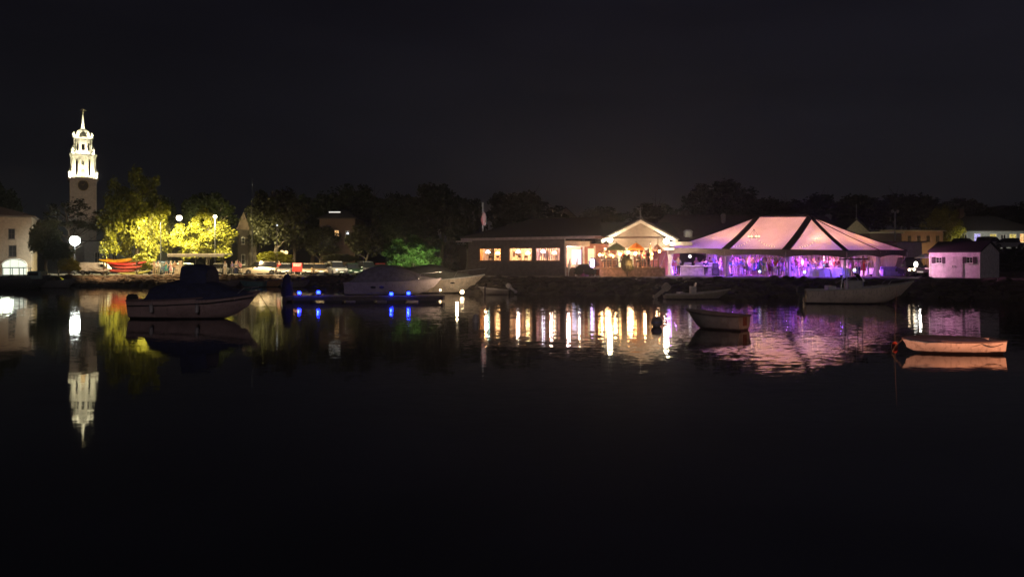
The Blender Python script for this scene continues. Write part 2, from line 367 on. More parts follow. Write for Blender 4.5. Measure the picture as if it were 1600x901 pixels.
CROWNS = {k: crown_mesh(s_, n_, p_, l_, c_, sh) for k, (s_, n_, p_, l_, c_, sh) in {
    'lit1': (1, 120, 150, .034, .16, 'round'), 'lit2': (2, 110, 150, .040, .17, 'round'), 'a': (3, 95, 150, .06, .24, 'round'), 'b': (4, 85, 150, .06, .26, 'round'), 'c': (5, 100, 130, .06, .22, 'round'), 'cone': (6, 70, 80, .04, .16, 'cone'), 'thin': (8, 40, 70, .04, .17, 'round')}.items()}
def tree(name, label, px, ytop, wpx, Y, crown, lm, ybot=None, group=None, cat='tree', base=None, seed=None, nb=9):
    """px centre, top row, width in pixels; ybot = lowest row of the crown"""
    seed = seed if seed is not None else int(px * 7 + Y)
    x = X(px, Y); gz = base if base is not None else height(x, Y); top = Z(ytop, Y); bot = Z(ybot if ybot else 412, Y); hw = wpx / 2 / F * Y
    t = thing(name, label, cat, (x, Y, gz), (seed * 0.0 if seed < 0 else 0.0), group)
    H = top - gz
    trunk_mesh(seed, H, max(.12, H * .028), hw * .9, nb).build('trunk', BARK, t, smooth=True)
    o = bpy.data.objects.new('crown', CROWNS[crown]); COL.objects.link(o); o.parent = t
    o.location = (0, 0, (top + bot) / 2 - gz); o.scale = (hw, hw, (top - bot) / 2 * 1.0); o.rotation_euler = (0, 0, (seed % 6) * 1.05)
    o.material_slots  # object-level leaf material
    if not o.data.materials: o.data.materials.append(lm)
    o.material_slots[0].link = 'OBJECT'; o.material_slots[0].material = lm
    return t
G1 = 'shade trees on the left quay'
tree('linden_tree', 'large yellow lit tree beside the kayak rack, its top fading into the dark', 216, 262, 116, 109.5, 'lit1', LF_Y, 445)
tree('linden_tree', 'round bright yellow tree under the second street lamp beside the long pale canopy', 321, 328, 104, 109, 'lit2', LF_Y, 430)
tree('maple_tree', 'dark tree behind the bright yellow round one, rising over it', 326, 298, 84, 124, 'a', LF_D, 375)
tree('maple_tree', 'dome shaped dark tree with bare lit branches in front of the church tower', 116, 306, 108, 112, 'thin', LF_B, 382, nb=16)
tree('maple_tree', 'small dark tree between the white waterfront house and the floodlight', 72, 340, 46, 98, 'b', LF_D, 408)
tree('maple_tree', 'tall dark tree behind the white waterfront house roof', 2, 282, 60, 118, 'c', LF_D, 380)
tree('small_tree', 'low dark bushy tree in front of the floodlight beside the house', 92, 378, 44, 97, 'c', LF_D, 416)
dark = [(432, 292, 92, 112, 'a', LF_B, 400, 'dark tree with a faintly lit side next to the narrow wooden turret'),
        (398, 318, 44, 116, 'b', LF_B, 402, 'slim tree touching the narrow wooden turret'),
        (488, 300, 84, 128, 'c', LF_D, 402, 'black tree above the red notice board'),
        (556, 286, 110, 134, 'b', LF_D, 395, 'broad black tree rising over the dark house with the lit window'),
        (500, 352, 60, 116, 'a', LF_B, 408, 'low dark tree in front of the dark house, beside its lit window'),
        (572, 350, 66, 112, 'c', LF_B, 412, 'dark bushy tree right behind the silver parked cars'),
        (628, 300, 96, 130, 'a', LF_D, 400, 'black tree behind the green lit willow, on its left side'),
        (690, 286, 116, 132, 'c', LF_D, 400, 'tallest black tree behind the green lit willow'),
        (730, 306, 60, 124, 'b', LF_D, 400, 'narrow black tree just left of the flagpole'),
        (806, 297, 104, 128, 'a', LF_C, 375, 'round topped black tree just right of the flagpole'),
        (862, 320, 60, 135, 'b', LF_C, 375, 'low dark tree beside the faint far gable'),
        (940, 322, 76, 170, 'b', LF_C, 372, 'dim far tree behind the restaurant roof, left of its lit gable'),
        (1020, 318, 90, 175, 'c', LF_C, 372, 'dim far tree behind the roof antenna'),
        (1122, 281, 112, 165, 'a', LF_C, 360, 'highest rounded tree behind the left slope of the tent'),
        (1190, 306, 90, 170, 'b', LF_C, 360, 'dim tree directly behind the ridge of the tent'),
        (1268, 304, 110, 180, 'c', LF_C, 370, 'dim far tree behind the right end of the tent ridge'),
        (1340, 303, 100, 180, 'a', LF_C, 370, 'dim far tree behind the pale gable with the mast'),
        (1420, 300, 110, 180, 'b', LF_C, 370, 'dim far tree behind the brick building'),
        (1500, 310, 80, 175, 'c', LF_C, 370, 'dim far tree left of the wide house roof'),
        (1560, 322, 100, 160, 'a', LF_C, 385, 'black tree rising behind the wide house'),
        (1625, 310, 90, 150, 'b', LF_C, 385, 'black tree at the edge of the picture behind the wide house'),
        (610, 338, 60, 120, 'b', LF_D, 410, 'short black tree between the dark house and the green willow'),
        (655, 330, 70, 112, 'c', LF_D, 405, 'black tree immediately above the green lit willow'),
        (245, 302, 60, 130, 'b', LF_D, 380, 'black tree between the two yellow ones, further back'),
        (462, 330, 60, 120, 'a', LF_B, 404, 'black tree above the warm shop lights')]
for (px, yt, w, Y, c, lm, yb, lab) in dark:
    tree('shade_tree', lab, px, yt, w, Y, c, lm, yb, group='dark trees of the town behind the shore')
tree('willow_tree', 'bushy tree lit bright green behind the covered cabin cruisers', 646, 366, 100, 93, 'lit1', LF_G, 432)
tree('evergreen_tree', 'black evergreen at the end wall of the restaurant', 706, 362, 44, 79, 'cone', LF_C, 438)
tree('elm_tree', 'yellow green lit tree between the brick building and the wide house', 1474, 322, 64, 121, 'lit1', LF_Y, 402)
def bush(name, label, px, ytop, ybot, w, Y, lm, cr='b', group=None, cat='shrub'):
    x = X(px, Y); gz = height(x, Y); t = thing(name, label, cat, (x, Y, gz), 0, group); hw = w / 2 / F * Y; top = Z(ytop, Y); bot = max(gz - .1, Z(ybot, Y))
    s_ = MB()
    for k in range(5): s_.tube([(0, 0, -.05), (hw * .5 * math.cos(k * 1.3), hw * .4 * math.sin(k * 1.3), (top - gz) * .7)], .03, 5, .01)
    s_.build('stem', BARK, t)
    o = bpy.data.objects.new('foliage', CROWNS[cr]); COL.objects.link(o); o.parent = t; o.location = (0, 0, (top + bot) / 2 - gz); o.scale = (hw, hw * .8, (top - bot) / 2)
    o.material_slots[0].link = 'OBJECT'; o.material_slots[0].material = lm
    return t
bush('hedge', 'black rounded hedge beside the pink shed wall', 1584, 384, 440, 62, 72, LF_C)
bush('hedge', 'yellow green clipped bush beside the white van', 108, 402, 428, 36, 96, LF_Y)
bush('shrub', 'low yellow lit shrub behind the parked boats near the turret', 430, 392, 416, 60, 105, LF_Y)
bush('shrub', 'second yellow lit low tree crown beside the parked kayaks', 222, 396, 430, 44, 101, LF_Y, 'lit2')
bush('shrub', 'dull green shrub behind the tan and white cars', 530, 396, 412, 60, 107, LF_B, 'a')
# ------------------------------------------------------------------ buildings
def wall_run(b, p0, p1, z0, z1, th=0.2, holes=()):
    """a wall from p0 to p1 (plan), pierced by holes (a0, a1, za, zb) measured along it; built of butted boxes"""
    p0 = Vector((p0[0], p0[1])); p1 = Vector((p1[0], p1[1])); L = (p1 - p0).length; u = (p1 - p0) / L; rz = math.atan2(u.y, u.x); nrm = Vector((-u.y, u.x))
    cuts = sorted({0.0, L} | {h[0] for h in holes} | {h[1] for h in holes})
    for a, c in zip(cuts, cuts[1:]):
        if c - a < 1e-4: continue
        m = (a + c) / 2; hs = sorted([(h[2], h[3]) for h in holes if h[0] - 1e-6 <= a and h[1] + 1e-6 >= c]); z = z0
        for (ha, hb) in hs + [(z1, z1)]:
            if ha - z > 1e-3:
                q = p0 + u * m + nrm * th / 2; b.box((q.x, q.y, (z + ha) / 2), (c - a, th, ha - z), rz)
            z = hb
    return u, rz, nrm
def window_in(parent, p0, u, rz, nrm, h, lit=None, th=0.2, fm=None, cross=(1, 1), name='window', shutters=None, curtain=False, blind=None):
    """frame with panes, set in the hole; pane is lit or dark glass"""
    a0, a1, za, zb = h; fm = fm or WHITE; w = a1 - a0; H = zb - za; c = Vector((p0[0], p0[1])) + u * (a0 + a1) / 2 + nrm * 0.06
    fr = MB(); t = min(.07, w * .09)
    def at(du, z, dn=0): q = c + u * du + nrm * dn; return (q.x, q.y, z)
    fr.box(at(0, za + t / 2), (w, .1, t), rz); fr.box(at(0, zb - t / 2), (w, .1, t), rz)
    fr.box(at(-w / 2 + t / 2, (za + zb) / 2), (t, .1, H - 2 * t), rz); fr.box(at(w / 2 - t / 2, (za + zb) / 2), (t, .1, H - 2 * t), rz)
    for i in range(cross[0]): fr.box(at(-w / 2 + w * (i + 1) / (cross[0] + 1), (za + zb) / 2, -.005), (t * .6, .06, H - 2 * t), rz)
    for i in range(cross[1]): fr.box(at(0, za + H * (i + 1) / (cross[1] + 1), .005), (w - 2 * t, .05, t * .6), rz)
    f = fr.build(name, fm, parent)
    pn = MB(); pn.box(at(0, (za + zb) / 2, .035), (w - 2 * t, .012, H - 2 * t), rz); pn.build('pane', lit or DGLASS, f)
    sl = MB(); sl.box(at(0, za - .04, -.12), (w + .14, .14, .06), rz); sl.build('sill', fm, f)
    if shutters:
        for s_ in (-1, 1):
            sb = MB(); sb.box(at(s_ * (w / 2 + .16), (za + zb) / 2, -.09), (.28, .05, H + .05), rz)
            for k in range(6): sb.box(at(s_ * (w / 2 + .16), za + H * (k + .5) / 6, -.122), (.22, .02, .03), rz)
            sb.build('shutter', shutters, f)
    return f
def litpane(name, c1, c2, s, sc=3.0, bands=False):
    """a lamp lit blind or curtain behind the glass"""
    if name in MATS: return MATS[name]
    m = bpy.data.materials.new(name); m.use_nodes = True; n = m.node_tree; n.nodes.clear()
    t = n.nodes.new('ShaderNodeTexCoord'); mp = n.nodes.new('ShaderNodeMapping'); mp.inputs['Scale'].default_value = (sc, sc, sc * (.15 if bands else 1))
    no = n.nodes.new('ShaderNodeTexNoise'); no.inputs['Scale'].default_value = 2; r = n.nodes.new('ShaderNodeValToRGB')
    r.color_ramp.elements[0].position = .38; r.color_ramp.elements[0].color = (*c2, 1); r.color_ramp.elements[1].position = .6; r.color_ramp.elements[1].color = (*c1, 1)
    e_ = n.nodes.new('ShaderNodeEmission'); e_.inputs[1].default_value = s; o = n.nodes.new('ShaderNodeOutputMaterial')
    n.links.new(t.outputs['Object'], mp.inputs[0]); n.links.new(mp.outputs[0], no.inputs[0]); n.links.new(no.outputs['Fac'], r.inputs[0]); n.links.new(r.outputs[0], e_.inputs[0]); n.links.new(e_.outputs[0], o.inputs[0])
    MATS[name] = m; return m
LW = litpane('warm_window_light', (1, .62, .25), (.55, .25, .07), 1.6); LY = litpane('yellow_window_light', (.9, .72, .22), (.4, .3, .06), 1.1); LB = litpane('violet_window_light', (.55, .55, 1), (.3, .2, .6), 1.3)

def house(name, label, cat, px, Y, w, d, h, roof_h, yaw=0, roof='gable', wallm=None, roofm=None, windows=(), base=None, ridge='x', over=.35, chimney=None, group=None, left=(), right=(), trim=None, pole=None):
    """box house: front faces the camera at yaw 0; windows are (x, z, w, h, material, cross) on the front, left and right walls"""
    gz = base if base is not None else height(X(px, Y), Y)
    t = thing(name, label, cat, (X(px, Y), Y, gz - .1), yaw, group); wallm = wallm or CREAM; roofm = roofm or ROOFD
    b = MB(); x0, x1, y0, y1 = -w / 2, w / 2, 0, d
    def holes(ws, L): return [(L / 2 + q[0] - q[2] / 2, L / 2 + q[0] + q[2] / 2, q[1], q[1] + q[3]) for q in ws]
    hf = holes(windows, w); hl = holes(left, d - .4); hr = holes(right, d - .4)
    uf = wall_run(b, (x0, y0), (x1, y0), 0, h, .2, hf); wall_run(b, (x1, y1), (x0, y1), 0, h, .2)
    ul = wall_run(b, (x0, y1 - .2), (x0, y0 + .2), 0, h, .2, hl); ur = wall_run(b, (x1, y0 + .2), (x1, y1 - .2), 0, h, .2, hr)
    if roof == 'gable':
        if ridge == 'y':      # gable end faces the camera
            for yy in (y0, y1 - .2): b.prism([(x0, yy, h), (x1, yy, h), (0, yy, h + roof_h)], (0, .2, 0))
        else:
            for xx in (x0, x1 - .2): b.prism([(xx, y0, h), (xx, y1, h), (xx, d / 2, h + roof_h)], (.2, 0, 0))
    b.build('wall', wallm, t)
    for ws, hh, (u, rz, nr), p0 in ((windows, hf, uf, (x0, y0)), (left, hl, ul, (x0, y1 - .2)), (right, hr, ur, (x1, y0 + .2))):
        for q, hq in zip(ws, hh): window_in(t, p0, u, rz, nr, hq, q[4], cross=q[5] if len(q) > 5 else (1, 1), fm=trim, shutters=q[6] if len(q) > 6 else None)
    r = MB(); o = over; tk = .16
    if roof == 'gable' and ridge == 'y':
        sl = roof_h / (w / 2); e_ = h - sl * o
        for s_ in (-1, 1):
            r.prism([(s_ * (w / 2 + o), -o, e_ + .02), (0, -o, h + roof_h + .02), (0, -o, h + roof_h + tk), (s_ * (w / 2 + o), -o, e_ + tk)], (0, d + 2 * o, 0))
    elif roof == 'gable':
        sl = roof_h / (d / 2); e_ = h - sl * o
        for ya, s_ in ((-o, 1), (d + o, -1)):
            r.prism([(x0 - o, ya, e_ + .02), (x0 - o, d / 2, h + roof_h + .02), (x0 - o, d / 2, h + roof_h + tk), (x0 - o, ya, e_ + tk)], (w + 2 * o, 0, 0))
    else:                      # hip
        k = min(w, d) / 2; ax = w / 2 - k * .95; ay = d / 2 - k * .95
        lo = [(x0 - o, -o, h), (x1 + o, -o, h), (x1 + o, d + o, h), (x0 - o, d + o, h)]
        tp = [(-ax - .01, d / 2 - ay - .01, h + roof_h), (ax + .01, d / 2 - ay - .01, h + roof_h), (ax + .01, d / 2 + ay + .01, h + roof_h), (-ax - .01, d / 2 + ay + .01, h + roof_h)]
        r.loft([lo, [(p[0], p[1], p[2] + .15) for p in lo], tp])
    ro = r.build('roof', roofm, t)
    if chimney:
        c = MB(); c.box((chimney[0], d / 2, h + roof_h + .3), (.7, .7, 1.6)); c.box((chimney[0], d / 2, h + roof_h + 1.15), (.85, .85, .12)); c.build('chimney', brickmat('chimney_brick', (.2, .09, .06), (.15, .07, .05), (.2, .18, .16)), ro)
    if pole:
        c = MB(); c.tube([(0, 0, h + roof_h), (0, 0, h + roof_h + pole)], .05, 6); c.build('mast', STEEL, ro)
    return t
# white waterfront house, far left
def px2m(n, Y): return n / F * Y
hw = house('waterfront_house', 'pale two storey house at the edge of the picture with a glowing arched doorway', 'house', -12, 101, 8.6, 9, 7.6, 1.55, R(27), 'hip', siding('tan_clapboard', (0.40, 0.31, 0.22), .6, 10), mat('slate', (.12, .095, .085), .8), windows=((-2.2, 4.7, .8, 1.4, DGLASS), (2.1, 4.7, .75, 1.35, DGLASS), (2.2, 2.4, .9, 1.5, DGLASS), (-2.2, 2.4, .9, 1.5, DGLASS)), over=.45, group=None, right=((1, 4.6, .8, 1.3, DGLASS),), trim=mat('grey_frame', (.12, .10, .08), .7))
b = MB(); poly = [(-1.3, 0, 0), (1.3, 0, 0), (1.3, 0, 1.2)] + [(1.3 * math.cos(t * .314), 0, 1.2 + .75 * math.sin(t * .314)) for t in range(1, 10)] + [(-1.3, 0, 1.2)]
ar = b.prism(poly, (0, .06, 0)).build('arched_door', em('arch_light', (.93, 1.0, .82), 1.25), hw); ar.location = (2.95 - .55, -.09, .1)
b = MB(); b.tube([(p[0] * 1.06, -.1, p[2] * 1.05) for p in poly[1:]], .08, 6); q = b.build('arch_trim', WHITE, ar)
for k in (-.45, .45):
    b = MB(); b.box((k, -.03, .95), (.05, .04, 1.85)); b.build('glazing_bar', WHITE, ar)
lamp('arch_light', 'AREA', (X(14, 99), 98.6, 2.3), 60, (.9, 1, .8), 1.6, (X(14, 99), 80, 0.6))
lamp('house_fill', 'SPOT', (X(70, 93), 88, 13), 2600, (1.0, .66, .42), .2, (X(10, 100), 101, 8), 70)  # added light on the house front and roof, no fixture
# church tower ---------------------------------------------------------------
YT = 145
def zt(y): return Z(y, YT)
TW = thing('church_tower', 'white tiered church tower with a clock, brightly lit belfry and slim spire', 'church tower', (X(129.5, YT + 2.6), YT + 2.6, 0), R(30)); TW.scale = (.86, .86, 1)
STONE = mat('tower_stone', (0.50, 0.44, 0.38), .8, 0, .15, 2); TWH = mat('tower_white', (0.8, 0.78, 0.68), .6, 0, .04, 2)
b = MB(); b.box((0, 0, (zt(281)) / 2), (5.1, 5.1, zt(281))); b.build('base_stage', STONE, TW)
b = MB(); b.box((0, 0, zt(280.5)), (5.6, 5.6, .25)); b.box((0, 0, zt(278.5)), (5.95, 5.95, .3)); b.build('cornice', STONE, TW)
b = MB(); b.prism([(1.0 * math.cos(i * .2618), -2.62, zt(289) + 1.0 * math.sin(i * .2618)) for i in range(24)], (0, .12, 0)); ck = b.build('clock_face', mat('clock_black', (.025, .022, .02), .5), TW)
b = MB()
for i in range(12):
    a = i * math.pi / 6; b.box((.85 * math.sin(a), -2.64, zt(289) + .85 * math.cos(a)), (.06, .03, .14))
b.tube([(1.02 * math.cos(i * .2618), -2.62, zt(289) + 1.02 * math.sin(i * .2618)) for i in range(25)], .05, 5); b.build('dial_ring', mat('gold', (.5, .36, .1), .4, .6), ck)
for L_, a in ((.75, .6), (.5, -1.2)):
    b = MB(); b.tube([(0, -2.67, zt(289)), (L_ * math.sin(a), -2.67, zt(289) + L_ * math.cos(a))], .045, 5, .015); b.build('clock_hand', mat('gold', (.5, .36, .1)), ck)
# belfry: square stage with pilasters and tall openings
zb0, zb1 = zt(277), zt(243); Hb = zb1 - zb0
b = MB(); W_ = 4.3
for s0, s1 in (((-W_/2, -W_/2), (W_/2, -W_/2)), ((W_/2, -W_/2), (W_/2, W_/2)), ((W_/2, W_/2), (-W_/2, W_/2)), ((-W_/2, W_/2), (-W_/2, -W_/2))):
    wall_run(b, s0, s1, zb0, zb1, .25, [(.75, 1.15, zb0 + .5, zb1 - .5), (1.9, 2.4, zb0 + 2.4, zb0 + 3.1), (3.15, 3.55, zb0 + .5, zb1 - .5)])
b.build('belfry_stage', TWH, TW)
for k in (0, 1, 2, 3):
    b = MB(); Mx = Matrix.Rotation(k * math.pi / 2, 3, 'Z')
    for x in (-2.0, -.62, .62, 2.0):
        p = Mx @ Vector((x, -W_ / 2 - .12, 0)); b.lathe([(.2, 0), (.2, .12), (.15, .2), (.13, Hb - .35), (.2, Hb - .22), (.2, Hb - .02)], (p.x, p.y, zb0 + .02), 10)
    b.build('pilaster_row', TWH, TW)
b = MB(); b.prism([(-.42, 0, 0), (.42, 0, 0), (.42, 0, 1.1), (0, 0, 1.6), (-.42, 0, 1.1)], (0, .1, 0)); o = b.build('niche_door', mat('tan_door', (.42, .3, .16), .7), TW); o.location = (0, -W_ / 2 - .08, zb0 + .1)
b = MB(); b.box((0, 0, zt(242.2)), (4.9, 4.9, .22)); b.box((0, 0, zt(240.5)), (5.15, 5.15, .2)); b.build('cornice', TWH, TW)
for sx_ in (-1, 1):
    for sy_ in (-1, 1):
        b = MB(); b.lathe([(.28, 0), (.28, .25), (.1, .4), (.25, .7), (.3, 1.0), (.12, 1.3), (.05, 1.5), (.01, 1.65)], (sx_ * 2.6, sy_ * 2.6, zt(277)), 10); b.build('urn', TWH, TW)
        b = MB(); b.lathe([(.26, 0), (.26, .3), (.1, .45), (.26, .75), (.26, 1.0), (.1, 1.3), (.02, 1.5)], (sx_ * 2.05, sy_ * 2.05, zt(239.8)), 10); b.build('urn', TWH, TW)
# octagonal lantern
z0, z1 = zt(239.8), zt(214); Hl = z1 - z0
b = MB(); ap = 1.45; R8 = ap / math.cos(math.pi / 8)
c8 = [(R8 * math.cos(math.pi / 8 + i * math.pi / 4), R8 * math.sin(math.pi / 8 + i * math.pi / 4)) for i in range(8)]
sd = (Vector(c8[1]) - Vector(c8[0])).length
for i in range(8): wall_run(b, c8[i], c8[(i + 1) % 8], z0, z1, .18, [(sd / 2 - .32, sd / 2 + .32, z0 + .8, z0 + 2.2)])
b.build('lantern_stage', TWH, TW)
for i in range(8):
    a = math.pi / 8 + i * math.pi / 4; b = MB(); b.lathe([(.2, 0), (.14, .15), (.12, Hl - .3), (.2, Hl - .02)], (1.8 * math.cos(a), 1.8 * math.sin(a), z0 + .05), 8); b.build('column', TWH, TW)
b = MB(); b.lathe([(1.9, 0), (2.15, .12), (2.15, .3), (1.7, .34), (1.7, .5), (1.2, .6)], (0, 0, z1), 16); b.build('cornice', TWH, TW)
for i in range(8):
    a = math.pi / 8 + i * math.pi / 4; b = MB(); b.lathe([(.16, 0), (.32, .25), (.32, .5), (.1, .8), (.02, 1.0)], (1.85 * math.cos(a), 1.85 * math.sin(a), z1 + .3), 8); b.build('finial', TWH, TW)
b = MB(); zd = zt(210); b.lathe([(1.15, -.3), (1.3, 0), (1.38, .4), (1.2, .9), (.8, 1.25), (.55, 1.35), (.5, 1.45)], (0, 0, zd), 18); b.build('dome', TWH, TW, smooth=True)
b = MB(); b.lathe([(.55, 0), (.5, .2), (.33, .6), (.2, 1.8), (.1, 2.9)], (0, 0, zt(200)), 8); b.build('spire', TWH, TW)
b = MB(); b.tube([(0, 0, zt(175.5)), (0, 0, zt(165.5))], .04, 6); b.sphere((0, 0, zt(171.5)), .2, 8); b.tube([(-.55, 0, zt(168)), (.5, 0, zt(168))], .03, 5); b.add([(.3, 0, zt(168) + .2), (.75, 0, zt(168)), (.3, 0, zt(168) - .2), (.3, .02, zt(168) + .2), (.75, .02, zt(168)), (.3, .02, zt(168) - .2)], [(0, 1, 2), (5, 4, 3)]); b.sphere((0, 0, zt(166)), .13, 6); b.build('weathervane', mat('gilt', (.7, .6, .4), .4, .3), TW)
tx, ty = X(129.5, YT + 2.6), YT + 2.6
def tw(p):      # tower frame -> world
    c_, s_ = math.cos(R(30)), math.sin(R(30)); x, y = (p[0] - tx) * .86, (p[1] - ty) * .86
    return (tx + x * c_ - y * s_, ty + x * s_ + y * c_, p[2])
lamp0 = lamp
def lamp(n, k, loc, e_, c, r, tgt, cone): return lamp0(n, k, tw(loc), e_, c, r, tw(tgt), cone)
for (dx, dy) in ((-2.6, -3.4), (0, -3.9), (2.6, -3.4), (3.6, -1)):
    lamp('tower_uplight', 'SPOT', (tx + dx * 1.0, ty + dy, zt(277) - .1), 900, (1.0, .90, .60), .1, (tx + dx * .25, ty - 1.6, zt(250)), 110)
for (dx, dy) in ((-1.9, -2.4), (1.9, -2.4), (0, -2.7)):
    lamp('lantern_uplight', 'SPOT', (tx + dx, ty + dy, zt(239)), 420, (1.0, .90, .62), .1, (tx + dx * .3, ty - 1.2, zt(222)), 130)
for (dx, dy) in ((-2.2, -2.2), (2.2, -2.2)):
    lamp('dome_uplight', 'SPOT', (tx + dx * 1.25, ty + dy * 1.3, zt(210.5)), 650, (1.0, .90, .62), .1, (tx, ty, zt(203)), 60)
lamp('spire_uplight', 'SPOT', (tx, ty - 3.2, zt(206)), 1000, (1.0, .90, .62), .1, (tx, ty, zt(186)), 40)
lamp('clock_wash', 'SPOT', (tx + 1, ty - 22, 9), 420, (1.0, .75, .5), .2, (tx, ty, zt(290)), 40)
lamp = lamp0
# church hall beneath the tower
house('church_hall', 'plain pale grey hall wall standing behind the floodlit tree', 'hall', 176, 132, 9.5, 12, 5.0, .5, 0, 'hip', mat('grey_render', (.42, .42, .42), .8), ROOFD, windows=((-2.6, 1.4, .9, 1.8, DGLASS), (0.3, 1.4, .9, 1.8, DGLASS), (3, 1.4, .9, 1.8, DGLASS)))
# narrow wooden turret
tt = thing('wooden_turret', 'narrow grey wooden turret with a steep pointed roof between trees', 'turret', (X(381, 115), 115, 1.1), R(12)); tt.scale = (1.05, 1.05, 1.065)
GW = siding('grey_shingle', (0.075, 0.06, 0.05), .85, 9)
b = MB(); hts = Z(360, 108) - 1.1; wall_run(b, (-.75, -.75), (.75, -.75), 0, hts, .15, [(.5, 1.0, 1.2, 2.6), (.55, .95, 4.0, 4.9)])
wall_run(b, (.75, -.75), (.75, .75), 0, hts, .15); wall_run(b, (.75, .75), (-.75, .75), 0, hts, .15); wall_run(b, (-.75, .75), (-.75, -.75), 0, hts, .15); b.build('wall', GW, tt)
window_in(tt, (-.75, -.75), Vector((1, 0)), 0, Vector((0, 1)), (.5, 1.0, 1.2, 2.6), DGLASS, cross=(0, 1)); window_in(tt, (-.75, -.75), Vector((1, 0)), 0, Vector((0, 1)), (.55, .95, 4.0, 4.9), DGLASS, cross=(0, 1))
b = MB(); hp = Z(332, 108) - Z(360, 108); b.loft([[(-.9, -.9, hts), (.9, -.9, hts), (.9, .9, hts), (-.9, .9, hts)], [(-.88, -.88, hts + .1), (.88, -.88, hts + .1), (.88, .88, hts + .1), (-.88, .88, hts + .1)], [(-.03, -.03, hts + hp), (.03, -.03, hts + hp), (.03, .03, hts + hp), (-.03, .03, hts + hp)]]); b.build('roof', mat('brown_shingle', (.10, .07, .055), .9), tt)
b = MB(); b.box((1.25, .1, 2.6), (.96, 1.2, 5.2)); b.prism([(.77, -.6, 5.2), (1.8, -.6, 5.2), (.77, -.6, 6.0)], (0, 1.4, 0)); b.build('side_wing', GW, tt)
# dark house with the lit window, among the trees
house('dark_house', 'dark house among black trees with one orange lit window and a strip light', 'house', 527, 119, 5.4, 7, Z(340, 119) - 1.2, 1.6, 0, 'hip', mat('dark_brown_siding', (.11, .07, .05), .8), windows=((-.1, Z(371, 119) - 1.1, .72, 1.2, LW), (1.5, Z(371, 119) - 1.1, .6, 1.1, DGLASS)))
def lamp_thing(name, label, x, y, gz, H, kind='globe', r=.3, col=(1, .85, .5), s=30, arm=0.0, group=None, cat='street lamp'):
    t = thing(name, label, cat, (x, y, gz), 0, group)
    b = MB(); b.lathe([(.16, 0), (.16, .25), (.09, .4), (.07, 2)], (0, 0, 0), 10); b.tube([(0, 0, 1.9), (0, 0, H - r * .8)], .07, 8, .05)
    if arm: b.tube([(0, 0, H - r * .9), (arm * .3, 0, H - r * .5 + .3), (arm, 0, H + .32)], .05, 8, .035)
    b.build('pole', DARKM, t)
    g_ = MB(); g_.sphere((arm, 0, H), r, 10); g_.build('lamp_globe', em('lamp_' + name + label[:5], col, s), t, smooth=True)
    c = MB(); c.lathe([(r * .5, 0), (r * .8, .05), (r * .3, .14), (.04, .22)], (arm, 0, H + r * .8), 10); c.build('lamp_cap', DARKM, t)
    return t
b = MB(); b.box((0, 0, 0), (1.7, .14, .16)); q = b.build('strip_light', em('eave_light', (1, .95, .85), 1.1)); q.location = (X(523, 118.4), 118.35, Z(331.5, 118.4)); tag(q, 'thin white strip light above the lit window of the dark house', 'light')
b = MB(); b.sphere((0, 0, 0), .17, 8); b.box((0, .1, 0), (.1, .3, .1)); q = b.build('porch_lamp', em('porch_light', (.9, .95, 1), 3)); q.location = (X(543, 118), 118.2, Z(364.5, 118)); tag(q, 'small round white porch lamp beside the lit window', 'lamp')
LY1 = 103
lamp_thing('street_lamp', 'bright globe street lamp on a long arm before the large yellow tree', X(251, LY1), LY1, 1.12, Z(340.5, LY1) - 1.12, r=.37, col=(1, .88, .58), s=10, arm=X(280, LY1) - X(251, LY1), group='globe street lamps on the quay')
lamp_thing('street_lamp', 'smaller straight street lamp in front of the round yellow tree', X(336, LY1), LY1, 1.12, Z(338.5, LY1) - 1.12, r=.25, col=(1, .9, .66), s=8, group='globe street lamps on the quay')
YC = (1.0, .86, .40)
for (px, y, e_) in ((276, LY1 - .6, 5200), (228, LY1 - .6, 5200), (335, LY1 - .6, 5200)):  # middle spot has no lamp; it is added to brighten the large tree
    lamp('quay_tree_light', 'SPOT', (X(px, y), y, Z(346, LY1)), e_, YC, .25, (X(px, y) , y + 4.5, 0), 158, .3)
lamp('quay_tree_light', 'SPOT', (X(238, 101), 101, 4.5), 260, YC, .25, (X(228, 113), 113, 5), 120, .5)  # extra low spot added to light the large tree from the front
fl = lamp_thing('floodlight', 'glaring white floodlight on a post among the small dark trees', X(117, 103), 103, 1.12, Z(376, 103) - 1.12, r=.62, col=(.95, 1, .92), s=30, cat='floodlight')
lamp('floodlight_beam', 'SPOT', (X(117, 103), 102.2, Z(381, 103)), 2600, (.93, 1, .9), .3, (X(125, 110), 108, 1), 165)
lamp('willow_uplight', 'SPOT', (X(655, 87), 87, 1.4), 2300, (.85, 1.0, .5), .1, (X(655, 93), 93.5, 4), 150)
lamp('shore_fill', 'SPOT', (X(452, 94), 92, 5.5), 700, (1, .72, .38), .2, (X(445, 98), 100, 1), 110)  # spots without fixtures added to brighten the quay, turned from the water
lamp('shore_fill', 'SPOT', (X(190, 93), 89, 6.0), 700, (1, .66, .34), .2, (X(190, 93), 95, 1.2), 110)
lamp('shore_fill', 'SPOT', (X(290, 95), 90, 6.0), 450, (1, .7, .36), .2, (X(290, 93), 96, 1), 110)
lamp('shore_fill', 'SPOT', (X(520, 92), 90, 5.5), 600, (1, .8, .52), .2, (X(520, 98), 97, 1), 110)
